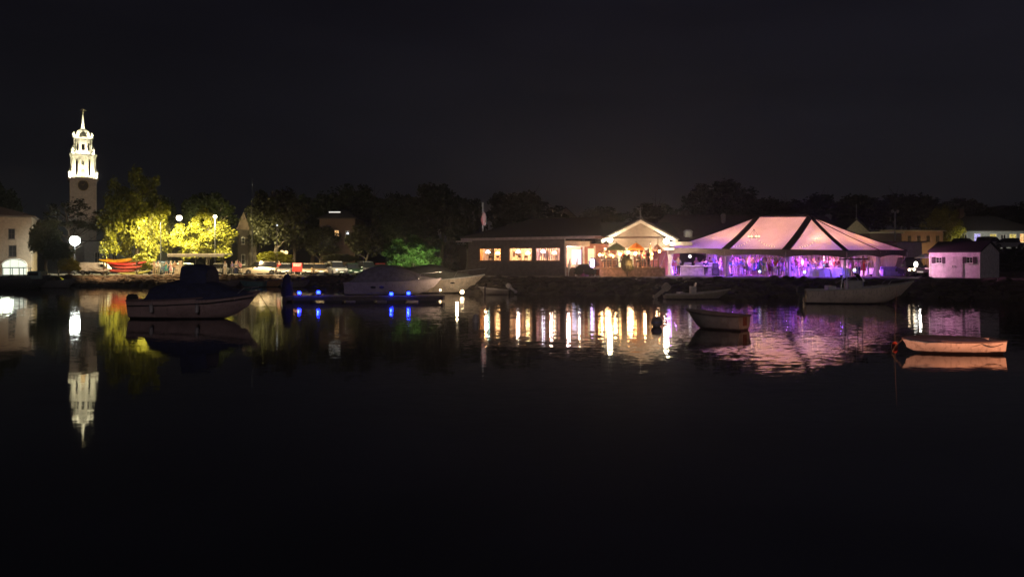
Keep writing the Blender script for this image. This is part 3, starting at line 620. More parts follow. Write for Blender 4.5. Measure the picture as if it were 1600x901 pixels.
for i, (px, py, lab) in enumerate(((440.5, 394, 'small warm lamp left of its close twin, above the parked kayaks and cars'), (447, 394.5, 'small warm lamp right of its close twin, above the red notice board'))):
    b = MB(); b.sphere((0, 0, Z(py, 106) - 1.1), .27, 8); b.tube([(0, 0, 0), (0, 0, Z(py, 106) - 1.3)], .04, 6); q = b.build('bollard_lamp', em('warm_small', (1, .7, .3), 2.5)); q.location = (X(px, 106), 106, 1.1); tag(q, lab, 'lamp')
b = MB(); b.box((0, 0, Z(352, 112) - 1.1), (.1, .1, .1));
for (px, py, Y, s_, c, lab) in ((453, 352, 110, .12, (.9, .95, 1), 'tiny white security light high in the dark trees'), (416, 289, 111, .05, (.9, .95, 1), 'tiny white light at the top of the dark tree')):
    b = MB(); b.tube([(0, 0, 0), (0, 0, Z(py, Y) - 1.1)], .05, 5); t = thing('security_light', lab, 'light', (X(px, Y), Y - 6, 1.1)); b.build('pole', DARKM, t)
    b = MB(); b.sphere((0, 0, Z(py, Y - 6) - 1.1), s_, 6); b.build('lamp_head', em('tiny' + str(px), c, 1.2), t)
# ------------------------------------------------------------------ restaurant
RS = thing('restaurant', 'long low waterfront restaurant with three glowing picture windows and a floodlit gable', 'restaurant', (0, 0, 0))
SH = siding('brown_shingle_wall', (0.20, 0.155, 0.14), .85, 9)
A = (X(733, 80), 80.0); B = (X(882, 75), 75.0)
Av, Bv = Vector(A), Vector(B); u_ = (Bv - Av).normalized()
def along(px):             # distance along the wall line where the column px meets it
    k = (px - 800) / F; return (k * A[1] - A[0]) / (u_.x - k * u_.y)
zr = 5.0; zw0, zw1 = 2.80, 4.10; gz = 1.3
hs = [(along(a), along(c), zw0, zw1) for a, c in ((748.5, 783), (795, 832), (836.5, 875.5))]
b = MB(); uu = wall_run(b, A, B, gz, zr, .25, hs)
nr = uu[2]
C_ = Bv + nr * 9.0; D_ = Av + nr * 9.0
wall_run(b, tuple(Av + nr * .25), tuple(D_), gz, zr, .25)
wall_run(b, tuple(D_), tuple(C_), gz, zr, .25)
b.build('wall', SH, RS)
def inside(a, dn, z): q = Av + u_ * a + nr * dn; return Vector((q.x, q.y, z))
# windows with real rooms behind them
tints = [((1, .55, .25), (1, .8, .5)), ((1, .75, .5), (.75, .95, .9)), ((1, .7, .75), (.85, .8, 1))]
rnw = random.Random(5)
for wi, h in enumerate(hs):
    f = window_in(RS, A, uu[0], uu[1], nr, h, GLASS, th=.25, fm=mat('amber_frame', (.42, .24, .13), .6), cross=(1, 0))
    # curtains gathered at both sides
    for s_, a in ((-1, h[0] + .12), (1, h[1] - .12)):
        cb = MB(); rows = []
        for k in range(2):
            z = zw0 if k == 0 else zw1; rows.append([tuple(inside(a + (i / 8 - .5) * .34, .32 + .04 * math.sin(i * 2.2), z)) for i in range(9)])
        cb.grid(rows); cb.build('curtain', mat('curtain_%d' % wi, tints[wi][0], .8, 0, .1, 6, 0, .3), f)
for k in range(13):      # vertical slats of the blind in the third window
    pass
sb = MB()
for k in range(11):
    a = hs[2][0] + .14 + (hs[2][1] - hs[2][0] - .28) * (k + .5) / 11; p = inside(a, .42, (zw0 + zw1) / 2); sb.box(p, (.085 if k % 3 else .12, .02, zw1 - zw0 - .08), uu[1] + (.5 if k % 2 else -.3))
sb.build('vertical_blind', mat('blind_slats', (.6, .5, .55), .7, 0, .3, 3, 0, .35), RS)
for wi, k, w, hh, z in ((0, .3, .36, .42, 3.55), (0, .62, .42, .34, 3.5), (1, .22, .3, .4, 3.6), (1, .5, .44, .34, 3.55), (1, .8, .3, .44, 3.5), (0, .88, .2, .3, 3.6)):
    a = hs[wi][0] + (hs[wi][1] - hs[wi][0]) * k; p = inside(a, 4.12, z + .05); m_ = MB(); m_.box(p, (w + .25, .05, hh + .2), uu[1]); m_.build('picture_frame', mat('frame_brown', (.07, .035, .02), .6), RS)
for wi, k, cc in ((0, .4, 'a'), (0, .72, 'b'), (1, .35, 'c'), (1, .62, 'a'), (1, .9, 'b'), (2, .3, 'c'), (2, .75, 'a')):
    a = hs[wi][0] + (hs[wi][1] - hs[wi][0]) * k; p = inside(a, .75, 2.21)
    t = thing('dining_chair', ['tall dark dining chair back inside the first picture window', 'tall dark dining chair back inside the middle picture window', 'tall dark dining chair back inside the third picture window'][wi] + [', left one', ', central one', ', right one'][0 if k < .5 else (1 if k < .7 else 2)], 'chair', p, uu[1], 'chairs in the dining room')
    m_ = MB(); m_.box((0, 0, .46), (.44, .42, .05)); m_.build('seat', mat('chair_walnut', (.06, .03, .02), .6), t)
    m_ = MB(); m_.b2(-.2, .2, -.2, -.16, .95, 1.12); m_.b2(-.2, -.15, -.2, -.16, .48, .95); m_.b2(.15, .2, -.2, -.16, .48, .95); m_.b2(-.02, .02, -.2, -.16, .48, .95); m_.build('backrest', mat('chair_walnut', (.06, .03, .02), .6), t)
    for sx_ in (-.18, .18):
        for sy_ in (-.17, .17): m_ = MB(); m_.box((sx_, sy_, .22), (.04, .04, .43)); m_.build('leg', mat('chair_walnut', (.06, .03, .02), .6), t)
rb = MB(); 
q0, q1 = hs[0][0] - .6, hs[2][1] + .3
rb.grid([[tuple(inside(q0, 4.2, gz + .4)), tuple(inside(q1, 4.2, gz + .4))], [tuple(inside(q0, 4.2, zr - .1)), tuple(inside(q1, 4.2, zr - .1))]])
rb.build('dining_room_wall', mat('ochre_plaster', (.62, .42, .28), .8, 0, .3, 1.2), RS)
rb = MB(); rb.grid([[tuple(inside(q0, .3, zr - .35)), tuple(inside(q1, .3, zr - .35))], [tuple(inside(q0, 4.2, zr - .35)), tuple(inside(q1, 4.2, zr - .35))]]); rb.build('dining_room_ceiling', CREAM, RS)
rb = MB(); rb.grid([[tuple(inside(q0, .3, 2.2)), tuple(inside(q1, .3, 2.2))], [tuple(inside(q0, 4.2, 2.2)), tuple(inside(q1, 4.2, 2.2))]]); rb.build('dining_room_floor', WOOD, RS)
for k, a in enumerate([q0 + .3 + i * (q1 - q0 - .6) / 5 for i in range(6)]):
    p = inside(a, 1.9, 4.0); lamp('dining_lamp', 'POINT', p, 62, [(1, .5, .2), (1, .56, .26), (1, .66, .4), (1, .7, .5), (1, .6, .5), (1, .62, .6)][k], .15)
pcols = [(.55, 1, .9), (1, .6, .25), (1, .9, .6), (.7, .75, 1), (1, .8, .35), (1, .5, .45), (.8, .8, 1), (1, .85, .55), (1, .7, .9)]
for wi, h in enumerate(hs):  # hanging lamps added to tint the streaks on the water
    for k in range(3):
        a = h[0] + (h[1] - h[0]) * (k + .5) / 3 + rnw.uniform(-.1, .1); p = inside(a, 1.0 + .5 * (k % 2), 3.75 - .12 * (k % 2))
        t = thing('pendant_lamp', ['teal', 'orange', 'cream', 'bluish', 'amber', 'red', 'violet', 'pale yellow', 'pink'][wi * 3 + k] + ' added pendant lamp glowing inside the ' + ['first', 'middle', 'third'][wi] + ' picture window', 'pendant lamp', p, 0, 'added pendant lamps in the dining room')
        c = MB(); c.lathe([(.2, -.12), (.22, -.05), (.15, .08), (.05, .14)], (0, 0, 0), 10); c.build('lamp_shade', em('pendant%d' % (wi * 3 + k), pcols[wi * 3 + k], 24), t)
        c = MB(); c.tube([(0, 0, .14), (0, 0, zr - .36 - p.z)], .012, 4); c.build('cord', BLACK, t)
# roof: low hip with a deep fascia
fas = mat('fascia_grey', (0.7, 0.58, 0.55), .7); 
E0 = Av - u_ * .7 - nr * .8; E1 = Vector((X(941, 73.2), 73.2)); zE0, zE1 = 5.05, 5.05
b = MB(); r0 = E0 + nr * 11; r1 = E1 + Vector((.9, 11))
top0 = E0 + u_ * 5.5 + nr * 5.5; top1 = E1 + Vector((.4, 5.5))
zR = Z(344, 84)
b.loft([[(E0.x, E0.y, 5.12), (E1.x, E1.y, 5.12), (r1.x, r1.y, 5.12), (r0.x, r0.y, 5.12)], [(E0.x, E0.y, 5.2), (E1.x, E1.y, 5.2), (r1.x, r1.y, 5.2), (r0.x, r0.y, 5.2)], [(top0.x, top0.y, zR), (top1.x, top1.y, zR + .05), (top1.x + .1, top1.y + .1, zR), (top0.x + .1, top0.y + .1, zR)]])
rf = b.build('roof', ROOFD, RS)
b = MB(); q0_, q1_ = X(930, 80), X(1068, 80); b.loft([[(q0_, 79.9, 4.6), (q1_, 79.9, 4.6), (q1_, 93, 4.6), (q0_, 93, 4.6)], [(q0_, 79.9, 4.7), (q1_, 79.9, 4.7), (q1_, 93, 4.7), (q0_, 93, 4.7)], [(q0_ + .1, 86.4, zR - .1), (q1_ - .1, 86.4, zR - .1), (q1_ - .1, 86.6, zR - .1), (q0_ + .1, 86.6, zR - .1)]]); b.build('rear_roof', ROOFD, rf)
b = MB(); L_ = (E1 - E0).length; m_ = (E0 + E1) / 2; b.box((m_.x, m_.y - .08, 5.0), (L_, .14, .26), uu[1]); b.build('fascia', fas, RS)
b = MB(); b.box((E0.x + .5, E0.y - .35, 4.78), (1.6, .5, .14), uu[1]); b.build('lower_gutter', fas, RS)
# weatherproof door wall behind the deck
DY = 79.5; dx0, dx1 = X(880, DY), X(1062, DY)
b = MB(); dh = [(X(a, DY) - dx0, X(c, DY) - dx0, z0, z1) for a, c, z0, z1 in ((918, 928.5, 2.1, 4.1), (964, 971, 2.1, 3.9), (974, 981, 2.1, 3.9), (984, 990, 2.2, 3.8))]
ud = wall_run(b, (dx0, DY), (dx1, DY), gz, 4.55, .2, dh); b.build('deck_wall', mat('orange_brown_wall', (.36, .13, .07), .8, 0, .3, 1.5), RS)
for k, h in enumerate(dh):
    f = window_in(RS, (dx0, DY), ud[0], ud[1], ud[2], h, em('door_light%d' % k, [(1, .86, .42), (1, .92, .5), (1, .85, .45), (1, .75, .4)][k], 1.5), cross=(0, 2), name='glazed_door', fm=CREAM)
# gable over the deck
GY = 77.0; gx0, gx1, gxm = X(945, GY), X(1052, GY), X(1000, GY); zg0, zg1 = Z(381, GY), Z(346, GY)
b = MB(); b.prism([(gx0 + .4, GY, zg0 - .4), (gx1 - .4, GY, zg0 - .4), (gx1 - .4, GY, zg0 + .25), (gxm, GY, zg1), (gx0 + .4, GY, zg0 + .25)], (0, .2, 0)); b.build('gable_wall', siding('gable_clapboard', (.26, .20, .16), .7, 9), RS)
b = MB(); zp = Z(342, GY)
for s_, gx in ((-1, gx0 - .35), (1, gx1 + .35)):
    b.prism([(gx, GY - .5, zg0 + .05), (gxm, GY - .5, zp - .42), (gxm, GY - .5, zp - .12), (gx, GY - .5, zg0 + .36)], (0, .12, 0))
b.build('bargeboard', mat('trim_white', (.75, .7, .62), .5), RS)
b = MB()
for s_, gx in ((-1, gx0 - .5), (1, gx1 + .5)):
    b.prism([(gx, GY - .55, zg0 + .3), (gxm, GY - .55, zp - .1), (gxm, GY - .55, zp + .06), (gx, GY - .55, zg0 + .46)], (0, 9, 0))
gr = b.build('gable_roof', ROOFD, RS)
b = MB(); b.box(((gx0 + gx1) / 2, GY + .1, zg0 - .5), (gx1 - gx0 + .2, .3, .22)); b.box((X(1062, GY), GY, Z(381, GY)), (2.0, 2.2, .35)); b.build('gable_beam', mat('trim_white', (.75, .7, .62)), RS)
b = MB(); b.tube([(gxm + .2, GY + 1, zp - .1), (gxm + .2, GY + 1, Z(322, GY))], .04, 6); b.tube([(gxm - .05, GY + 1, Z(326, GY)), (gxm + .45, GY + 1, Z(324, GY))], .03, 5); b.tube([(gxm + .0, GY + 1, Z(329, GY)), (gxm + .38, GY + 1, Z(328, GY))], .025, 5); b.build('antenna', STEEL, gr)
for (px, py, lab) in ((953, 374, 'left'), (1041, 377, 'right')):
    b = MB(); b.sphere((0, 0, 0), .27, 10); o = b.build('gable_floodlight', em('gable_flood', (1, .88, .6), 40), RS, smooth=True); o.location = P(px, py, GY - 1.0)
    b = MB(); b.tube([(0, .2, 0), (0, 1.0, .1)], .05, 6); b.build('bracket', DARKM, o)
    lamp('gable_floodlight_beam', 'POINT', P(px, py + 3, GY - 1.6), 330, (1, .78, .5), .2)
# porch at the left end of the deck
PY = 75.2
for px in (884, 912, 929):
    pt = MB(); pt.box((X(px, PY), PY, (gz + Z(384, PY)) / 2), (.16, .16, Z(384, PY) - gz)); pt.build('porch_post', WHITE, RS)
b = MB(); b.b2(X(882, PY), X(921, PY), PY - .2, PY + 3.0, Z(384.5, PY), Z(377, PY)); b.build('porch_roof', mat('porch_cream', (.72, .6, .5), .6), RS)
b = MB(); b.b2(X(894, 77.8), X(898, 77.8), 77.8, 77.86, 2.6, Z(390, 77.8)); b.b2(X(895, 77.8), X(901, 77.8), 77.8, 77.9, 2.5, Z(390, 77.8)); b.b2(X(902, 77.8), X(908, 77.8), 77.8, 77.9, 2.5, Z(390, 77.8)); b.build('porch_window', em('porch_window_light', (.78, .70, 1), 2.2), RS)
lamp('porch_light', 'POINT', (X(905, 76.5), 76.3, 3.9), 60, (1, .72, .45), .1)
# stairs with a white rail
st = MB()
for k in range(5): st.b2(X(889, 73.6), X(898, 73.6), 74.9 - .3 * (k + 1) , 74.9 - .3 * k, gz, gz + .75 - .15 * k)
st.build('porch_step', WOOD, RS)
st = MB()
for px, dz in ((887, 0), (898.5, .35)):
    x = X(px, 74); z = gz + .1
    st.tube([(x, 73.2, z), (x, 73.2, z + .95)], .06, 6); st.tube([(x + .3, 74.9, z + .7), (x + .3, 74.9, z + 1.65)], .06, 6); st.tube([(x, 73.2, z + .95), (x + .3, 74.9, z + 1.65)], .06, 6); st.tube([(x, 73.2, z + .25), (x + .3, 74.9, z + .95)], .05, 6)
    for k in range(1, 6): st.tube([(x + .05 * k, 73.2 + .283 * k, z + .25 + .117 * k), (x + .05 * k, 73.2 + .283 * k, z + .95 + .117 * k)], .03, 5)
st.build('stair_rail', WHITE, RS)
# deck
DK = thing('deck', 'raised wooden deck with an orange lit fascia and slim railing in front of the gable', 'deck', (0, 0, 0)); DF = 71.5
ddx0, ddx1 = X(937, DF), X(1040, DF); zd_ = Z(418, DF)
b = MB(); b.b2(ddx0, ddx1, DF, DY - .02, zd_ - .16, zd_); b.build('deck_floor', WOODL, DK)
b = MB(); b.b2(ddx0, ddx1, DF + .06, DF + .16, 1.30, zd_ - .165); b.build('deck_skirt', mat('deck_skirt_boards', (.42, .27, .2), .8, 0, .35, 4), DK)
b = MB(); n = 22
for i in range(n + 1):
    x = ddx0 + .08 + (ddx1 - ddx0 - .16) * i / n; b.box((x, DF + .1, zd_ + .5), (.09 if i % 4 == 0 else .03, .07 if i % 4 == 0 else .03, 1.0))
b.b2(ddx0, ddx1, DF + .04, DF + .16, zd_ + 1.0, zd_ + 1.06)
for k in (.25, .5, .75): b.b2(ddx0, ddx1, DF + .09, DF + .11, zd_ + k, zd_ + k + .025)
b.build('railing', mat('rail_wood', (.36, .2, .13), .7), DK)
b = MB()
for px in (948, 1028): b.box((X(px, DF + .4), DF + .4, zd_ + 1.35), (.07, .07, 2.7))
b.build('pergola_post', mat('rail_wood', (.36, .2, .13)), DK)
b = MB(); b.b2(X(930, DF + .4), X(1034, DF + .4), DF + .34, DF + .46, zd_ + 2.7, zd_ + 2.82); b.build('pergola_beam', mat('rail_wood', (.36, .2, .13)), DK)
# globe string lights along the deck
SLt = thing('string_lights', 'row of warm glowing globe bulbs hung across the deck', 'string lights', (0, 0, 0))
c = MB(); pts = []
bulbs = [(937, 398), (946, 400), (957.5, 400), (969, 397), (982, 394), (993, 396), (1005, 398), (1018, 397), (1030, 392.5)]
for i, (px, py) in enumerate(bulbs):
    Yb = 74.0 + .8 * math.sin(i * 1.4); p = P(px, py, Yb); pts += [(p.x - .3, p.y, p.z + .5), (p.x, p.y, p.z + .36), (p.x + .3, p.y, p.z + .48)]
    g_ = MB(); g_.sphere(p, .13 if i not in (5,) else .17, 8); g_.build('bulb', em('globe_bulb', (1, .56, .18), 34), SLt, smooth=True)
    s_ = MB(); s_.lathe([(.05, 0), (.05, .14)], (p.x, p.y, p.z + .17), 6); s_.build('socket', BLACK, SLt)
c.tube(pts, .012, 4); c.build('cable', BLACK, SLt)
for px in (940, 962, 985, 1008, 1028): lamp('deck_bulb_light', 'POINT', P(px, 400, 73.3), 34, (1, .6, .28), .15)
lamp('deck_bulb_light', 'POINT', P(985, 412, 69.8), 26, (1, .6, .32), .3); lamp('deck_bulb_light', 'POINT', P(950, 410, 69.8), 26, (1, .55, .25), .3)
# patio umbrellas
def umbrella(label, px, ytop, Y, wpx, m, closed=False, rib=8):
    gz_ = zd_; t = thing('patio_umbrella', label, 'umbrella', (X(px, Y), Y, gz_), 0, 'umbrellas on the deck'); zt_ = Z(ytop, Y) - gz_; w = wpx / 2 / F * Y
    b = MB(); b.tube([(0, 0, .05), (0, 0, zt_)], .03, 6); b.build('pole', STEEL, t)
    b = MB(); b.lathe([(.3, 0), (.3, .06), (.06, .12), (.05, .3)], (0, 0, 0), 12); b.build('base', DARKM, t)
    b = MB(); k = len(b.v)
    if closed:
        b.lathe([(.02, zt_), (.12, zt_ - .3), (.2, zt_ - 1.0), (.24, zt_ - 1.5), (.1, zt_ - 1.55)], (0, 0, 0), 10)
    else:
        rows = []
        for r_, dz in ((.02, 0), (.35, .16), (.7, .36), (1.0, .58), (1.0, .72)):
            rows.append([(w * r_ * math.cos(2 * math.pi * i / 16) * (1 if i % 2 == 0 else .955), w * r_ * math.sin(2 * math.pi * i / 16) * (1 if i % 2 == 0 else .955), zt_ - dz - (0 if i % 2 == 0 else -.03 * r_)) for i in range(17)])
        b.grid(rows)
    b.build('canopy', m, t)
    b = MB(); b.sphere((0, 0, zt_ + .06), .06, 6); b.build('finial', DARKM, t)
umbrella('dark green patio umbrella at the floodlit end of the deck', 963, 379, 73.2, 30, mat('green_canvas', (.06, .08, .05), .8, 0, .2, 4, 0, .25))
umbrella('orange patio umbrella standing in the middle of the deck', 994, 379, 74.6, 26, mat('orange_canvas', (.7, .26, .05), .8, 0, .2, 4, 0, .4))
umbrella('small pointed cream patio umbrella between the orange and the tan one', 1016, 380, 73.6, 15, mat('cream_canvas', (.75, .66, .5), .8, 0, .1, 4, 0, .35), True)
umbrella('tan patio umbrella at the end of the deck beside the tent', 1028, 381, 75.2, 22, mat('tan_canvas', (.5, .33, .25), .8, 0, .1, 4, 0, .35))
# planters and tall grass below the deck
bush('grass_clump', 'tall clump of feathery grass in front of the deck', 980, 397, 432, 20, 70.3, leafmat('grass_blades', (.10, .085, .03)), 'c', cat='plant')
bush('shrub', 'dark low shrub at the foot of the porch stairs', 904, 416, 432, 16, 70.5, LF_D, 'a')
bush('shrub', 'dark shrub between the stairs and the deck fascia', 922, 417, 432, 20, 70.6, LF_D, 'b')
bush('shrub', 'flowering green and purple bush under the yellow door', 928, 402, 420, 18, 73.0, leafmat('purple_flowers', (.16, .07, .12)), 'c')
for i, (px, col, lab) in enumerate(((910, (.3, .1, .2), 'round wine red planter holding flowers by the stairs'), (916, (.25, .12, .3), 'violet glazed planter in front of the glowing garden light'))):
    t = thing('planter', lab, 'planter', (X(px, 72), 72, 1.38)); b = MB(); b.lathe([(.2, 0), (.3, .35), (.34, .5), (.28, .5)], (0, 0, 0), 12); b.build('pot', mat('pot%d' % i, col, .5), t)
    o = bpy.data.objects.new('foliage', CROWNS['b']); COL.objects.link(o); o.parent = t; o.scale = (.45, .45, .4); o.location = (0, 0, .8); o.material_slots[0].link = 'OBJECT'; o.material_slots[0].material = MATS.get('x') or LF_B
b = MB(); b.lathe([(.1, -.4), (.2, -.3), (.22, .25), (.1, .42)], (0, 0, 0), 8); q = b.build('garden_lantern', em('violet_lantern', (.75, .55, 1), 4)); q.location = P(925.5, 411, 71.6); tag(q, 'pale violet lantern glowing among the planters under the yellow door', 'lantern')
lamp('garden_lantern_light', 'POINT', P(925, 412, 70.9), 22, (.6, .3, 1), .1)
# round tables and chairs on the deck
def cafe(px, Y, label, rz=0, src=[]):
    if not src:
        t = thing('cafe_table', label, 'table', (0, 0, 0), 0, 'round tables on the deck'); b = MB(); b.lathe([(.4, 0), (.4, .03)], (0, 0, .72), 14); b.build('tabletop', LINEN, t)
        b = MB(); b.lathe([(.25, 0), (.05, .05), (.04, .7)], (0, 0, 0), 8); b.build('pedestal', DARKM, t); src.append(t)
    else: t = copy_tree(src[0])
    t['label'] = label; t.location = (X(px, Y), Y, zd_); return t
def chair0(m, name='patio_chair', cat='chair'):
    t = thing(name, 'x', cat); b = MB(); b.box((0, 0, .45), (.42, .42, .04)); b.build('seat', m, t)
    b = MB(); b.box((0, .2, .82), (.4, .03, .14)); b.box((0, .2, .64), (.4, .03, .08)); b.build('backrest', m, t)
    for sx_ in (-1, 1):
        for sy_ in (-1, 1):
            b = MB(); b.box((sx_ * .18, sy_ * .18, .215 if sy_ < 0 else .44), (.035, .035, .43 if sy_ < 0 else .88)); b.build('leg', m, t)
    return t
CH_D = chair0(mat('dark_rattan', (.05, .03, .03), .7))
first = True
for i, (px, Y, a) in enumerate(((942, 72.6, 2.9), (947.5, 73.2, 1.6), (951.5, 72.5, 3.1), (958, 73, 4.4), (962.5, 72.4, 2.8), (968, 73.2, 1.7), (997, 72.5, 3.2), (1004, 73, 1.5), (1012, 72.4, 4.6))):
    c = CH_D if first else copy_tree(CH_D); first = False
    c.location = (X(px, Y), Y, zd_); c.rotation_euler = (0, 0, a); c['group'] = 'dark chairs on the deck'
    c['label'] = ['dark chair at the stair end of the deck', 'second dark chair from the stairs', 'third dark chair from the stairs', 'dark chair beneath the edge of the green umbrella', 'dark chair under the green umbrella pole', 'dark chair close behind the tall grass clump', 'dark chair just past the tall grass, under the orange umbrella', 'dark chair between orange and cream umbrellas', 'dark chair under the small cream umbrella'][i]
for px, Y, lab in ((945, 73.8, 'white topped table nearest the porch stairs'), (955, 72.9, 'white topped table between dark chairs at mid deck'), (965, 73.9, 'white topped table under the green umbrella'), (1000, 73.4, 'white topped table under the orange umbrella'), (1021, 73.6, 'white topped table under the tan umbrella next to the tent')): cafe(px, Y, lab)
# dark long building behind the restaurant, with vents on its roof
LB_ = thing('long_building', 'long dark building behind the restaurant gable and tent with vents on its roof', 'building', (0, 0, 0))
b = MB(); b.b2(X(1010, 92), X(1330, 92), 92, 106, 1.3, 5.2); b.build('wall', mat('dark_siding', (.10, .07, .07), .8), LB_)
b = MB(); zl = Z(335, 99); b.loft([[(X(1000, 91), 91, 5.2), (X(1336, 91), 91, 5.2), (X(1320, 107), 107, 5.2), (X(1000, 107), 107, 5.2)], [(X(1040, 99), 98.9, zl), (X(1290, 99), 98.9, zl - .2), (X(1290, 99), 99.1, zl - .2), (X(1040, 99), 99.1, zl)]]); lr = b.build('roof', mat('roof_brown', (.10, .065, .06), .9, 0, .25, 2), LB_)
def roofvent(px, py, Y, r, h, nm, lab, m):
    t = MB(); t.lathe([(r * .8, -h - 1.2), (r * .8, -h), (r * 1.0, -h + .02), (r * 1.0, -h * .3), (r * 1.15, -h * .25), (r * .9, 0), (r * .5, .12)], (0, 0, 0), 14); o = t.build(nm, m, lr); o.location = P(px, py, Y)
roofvent(1075, 360, 92.4, .52, .8, 'mushroom_vent', '', mat('vent_white', (.7, .68, .6), .5)); roofvent(1130, 335, 96.5, .32, .9, 'pipe_vent', '', mat('vent_grey', (.3, .28, .27), .6)); roofvent(1070, 330, 99, .55, .6, 'box_vent', '', mat('vent_dim', (.12, .1, .1), .7)); roofvent(1294, 336, 99, .42, .5, 'pipe_vent', '', mat('vent_grey', (.3, .28, .27)))
lamp('roof_vent_light', 'SPOT', (X(1068, 90), 89.5, 6.2), 60, (1, .9, .7), .1, P(1075, 366, 92.4), 50)
# flagpole with a furled flag
fp = thing('flagpole', 'white flagpole with a furled red and white flag behind the restaurant roof', 'flagpole', (X(754.5, 86), 86, 1.3))
b = MB(); b.tube([(0, 0, 0), (0, 0, Z(318, 86) - 1.3)], .075, 8, .05); b.sphere((0, 0, Z(317.5, 86) - 1.3), .1, 6); b.build('pole', mat('flagpole_white', (.75, .75, .75), .5), fp)
b = MB(); z1_, z0_ = Z(331, 86) - 1.3, Z(352, 86) - 1.3; secs = []
for k in range(9):
    z = z1_ + (z0_ - z1_) * k / 8; w = .07 + .2 * math.sin(k / 8 * 2.6); secs.append([(.1 + w * math.cos(a) * (1 + .3 * math.sin(3 * a + k)), .12 * math.sin(a) * (1 + .3 * math.cos(2 * a)), z) for a in [i * math.pi / 5 for i in range(10)]])
b.loft(secs); fm = mat('flag_cloth', (.7, .7, .7), .8); n = fm.node_tree
t_ = n.nodes.new('ShaderNodeTexCoord'); w_ = n.nodes.new('ShaderNodeTexWave'); w_.inputs['Scale'].default_value = 2.4; w_.bands_direction = 'X'; cr_ = n.nodes.new('ShaderNodeValToRGB'); cr_.color_ramp.interpolation = 'CONSTANT'
cr_.color_ramp.elements[0].color = (.6, .04, .05, 1); cr_.color_ramp.elements[1].position = .5; cr_.color_ramp.elements[1].color = (.8, .8, .8, 1)
n.links.new(t_.outputs['Object'], w_.inputs[0]); n.links.new(w_.outputs['Fac'], cr_.inputs[0]); n.links.new(cr_.outputs[0], n.nodes['Principled BSDF'].inputs['Base Color'])
b.build('flag', fm, fp, smooth=True)
lamp('flagpole_light', 'SPOT', (X(754, 86), 84, 5.4), 130, (1, .95, .9), .05, (X(754.5, 86), 86, 7.5), 50)
# far houses
house('far_house', 'faint gabled house far behind the restaurant roof', 'house', 884, 150, 5.5, 8, 8.2, 2.6, R(-8), 'gable', mat('dim_tan', (.3, .25, .19), .8), ridge='y', windows=((-1.4, 5.6, .7, 1.1, LY),))
house('gable_house', 'small pale gabled house with a thin mast beyond the tent', 'house', 1338, 112, 3.9, 7, Z(362, 112) - 1.3, 1.75, R(5), 'gable', mat('pale_clapboard', (.5, .44, .32), .7), ridge='y', windows=((0, Z(372, 112) - 1.3, .8, .7, DGLASS),), pole=2.2)
BR = brickmat('far_brick', (.19, .10, .065), (.14, .075, .05), (.20, .16, .13), 2.2)
house('brick_building', 'long flat roofed brick building with a row of windows behind the shed', 'building', 1425, 118, 9.6, 9, Z(361, 118) - 1.3, .25, R(3), 'hip', BR, mat('flat_roof', (.2, .18, .15), .9), windows=tuple((-3.3 + i * 1.45, Z(378, 118) - 1.3, .6, 1.0, DGLASS) for i in range(6)), trim=mat('brown_frame', (.14, .09, .07), .7))
house('low_building', 'low dark building with a pale roof edge beside the twin headed light pole', 'building', 1384, 108, 4.2, 5, Z(364, 108) - 1.3, .3, 0, 'hip', mat('dark_siding', (.10, .07, .07), .8), mat('pale_edge', (.5, .46, .38), .8))
house('store_room', 'plain violet tinted store wall right behind the end of the tent', 'store', 1421, 82, 2.6, 3, Z(378, 82) - 1.35, .2, 0, 'hip', mat('plain_store', (.36, .32, .34), .8), mat('flat_roof', (.2, .18, .15)))
house('wide_house', 'wide dark roofed house with yellow, orange and violet lit windows', 'house', 1556, 124, 13.5, 9, Z(361, 124) - 1.3, 2.6, 0, 'hip', siding('pale_blue_clapboard', (.38, .42, .42), .7, 8), windows=((-4.9, 4.5, .8, 1.4, DGLASS), (-2.9, 4.4, 1.1, 1.6, LB), (-.4, 4.5, 1.15, 1.45, LY), (1.2, 4.5, .9, 1.35, DGLASS), (2.7, 4.45, 1.2, 1.5, LY), (4.4, 4.5, 1.3, 1.5, LW)), chimney=(-3, 0, 0))
house('far_house', 'dim boxy house top far away above the wide house roof', 'house', 1574, 210, 4.2, 5, 12.2, .6, 0, 'hip', mat('dim_grey', (.16, .15, .14), .9), windows=((-1, 9.5, .8, 1.4, DGLASS), (1, 9.5, .8, 1.4, DGLASS)))
lamp('street_fill', 'POINT', (X(1466, 114.5), 115, 3.6), 50, (1, .68, .3), .2); lamp('street_fill', 'SPOT', (X(1520, 112), 114, 5.6), 230, (1, .95, .8), .2, (X(1522, 124), 124, 4.6), 75); lamp('street_fill', 'SPOT', (X(1580, 112), 114, 5.6), 200, (1, .9, .7), .2, (X(1580, 124), 124, 4.6), 75)  # lights without fixtures, added to brighten house fronts and the elm
lamp('street_fill', 'SPOT', (X(1440, 105), 108, 6.0), 90, (1, .72, .4), .2, (X(1430, 118), 118, 4), 110); lamp('street_fill', 'SPOT', (X(1338, 104), 103, 6.5), 60, (1, .85, .5), .2, (X(1338, 112), 112, 6.5), 110)  # more added light for the brick building and the gabled house
lp = thing('light_pole', 'tall unlit light pole with two lamp heads behind the end of the tent', 'light pole', (X(1398.5, 98), 98, 1.36)); b = MB(); b.tube([(0, 0, 0), (0, 0, Z(330, 98) - 1.36)], .1, 8, .07); b.build('pole', mat('pole_grey', (.4, .4, .38), .5), lp)
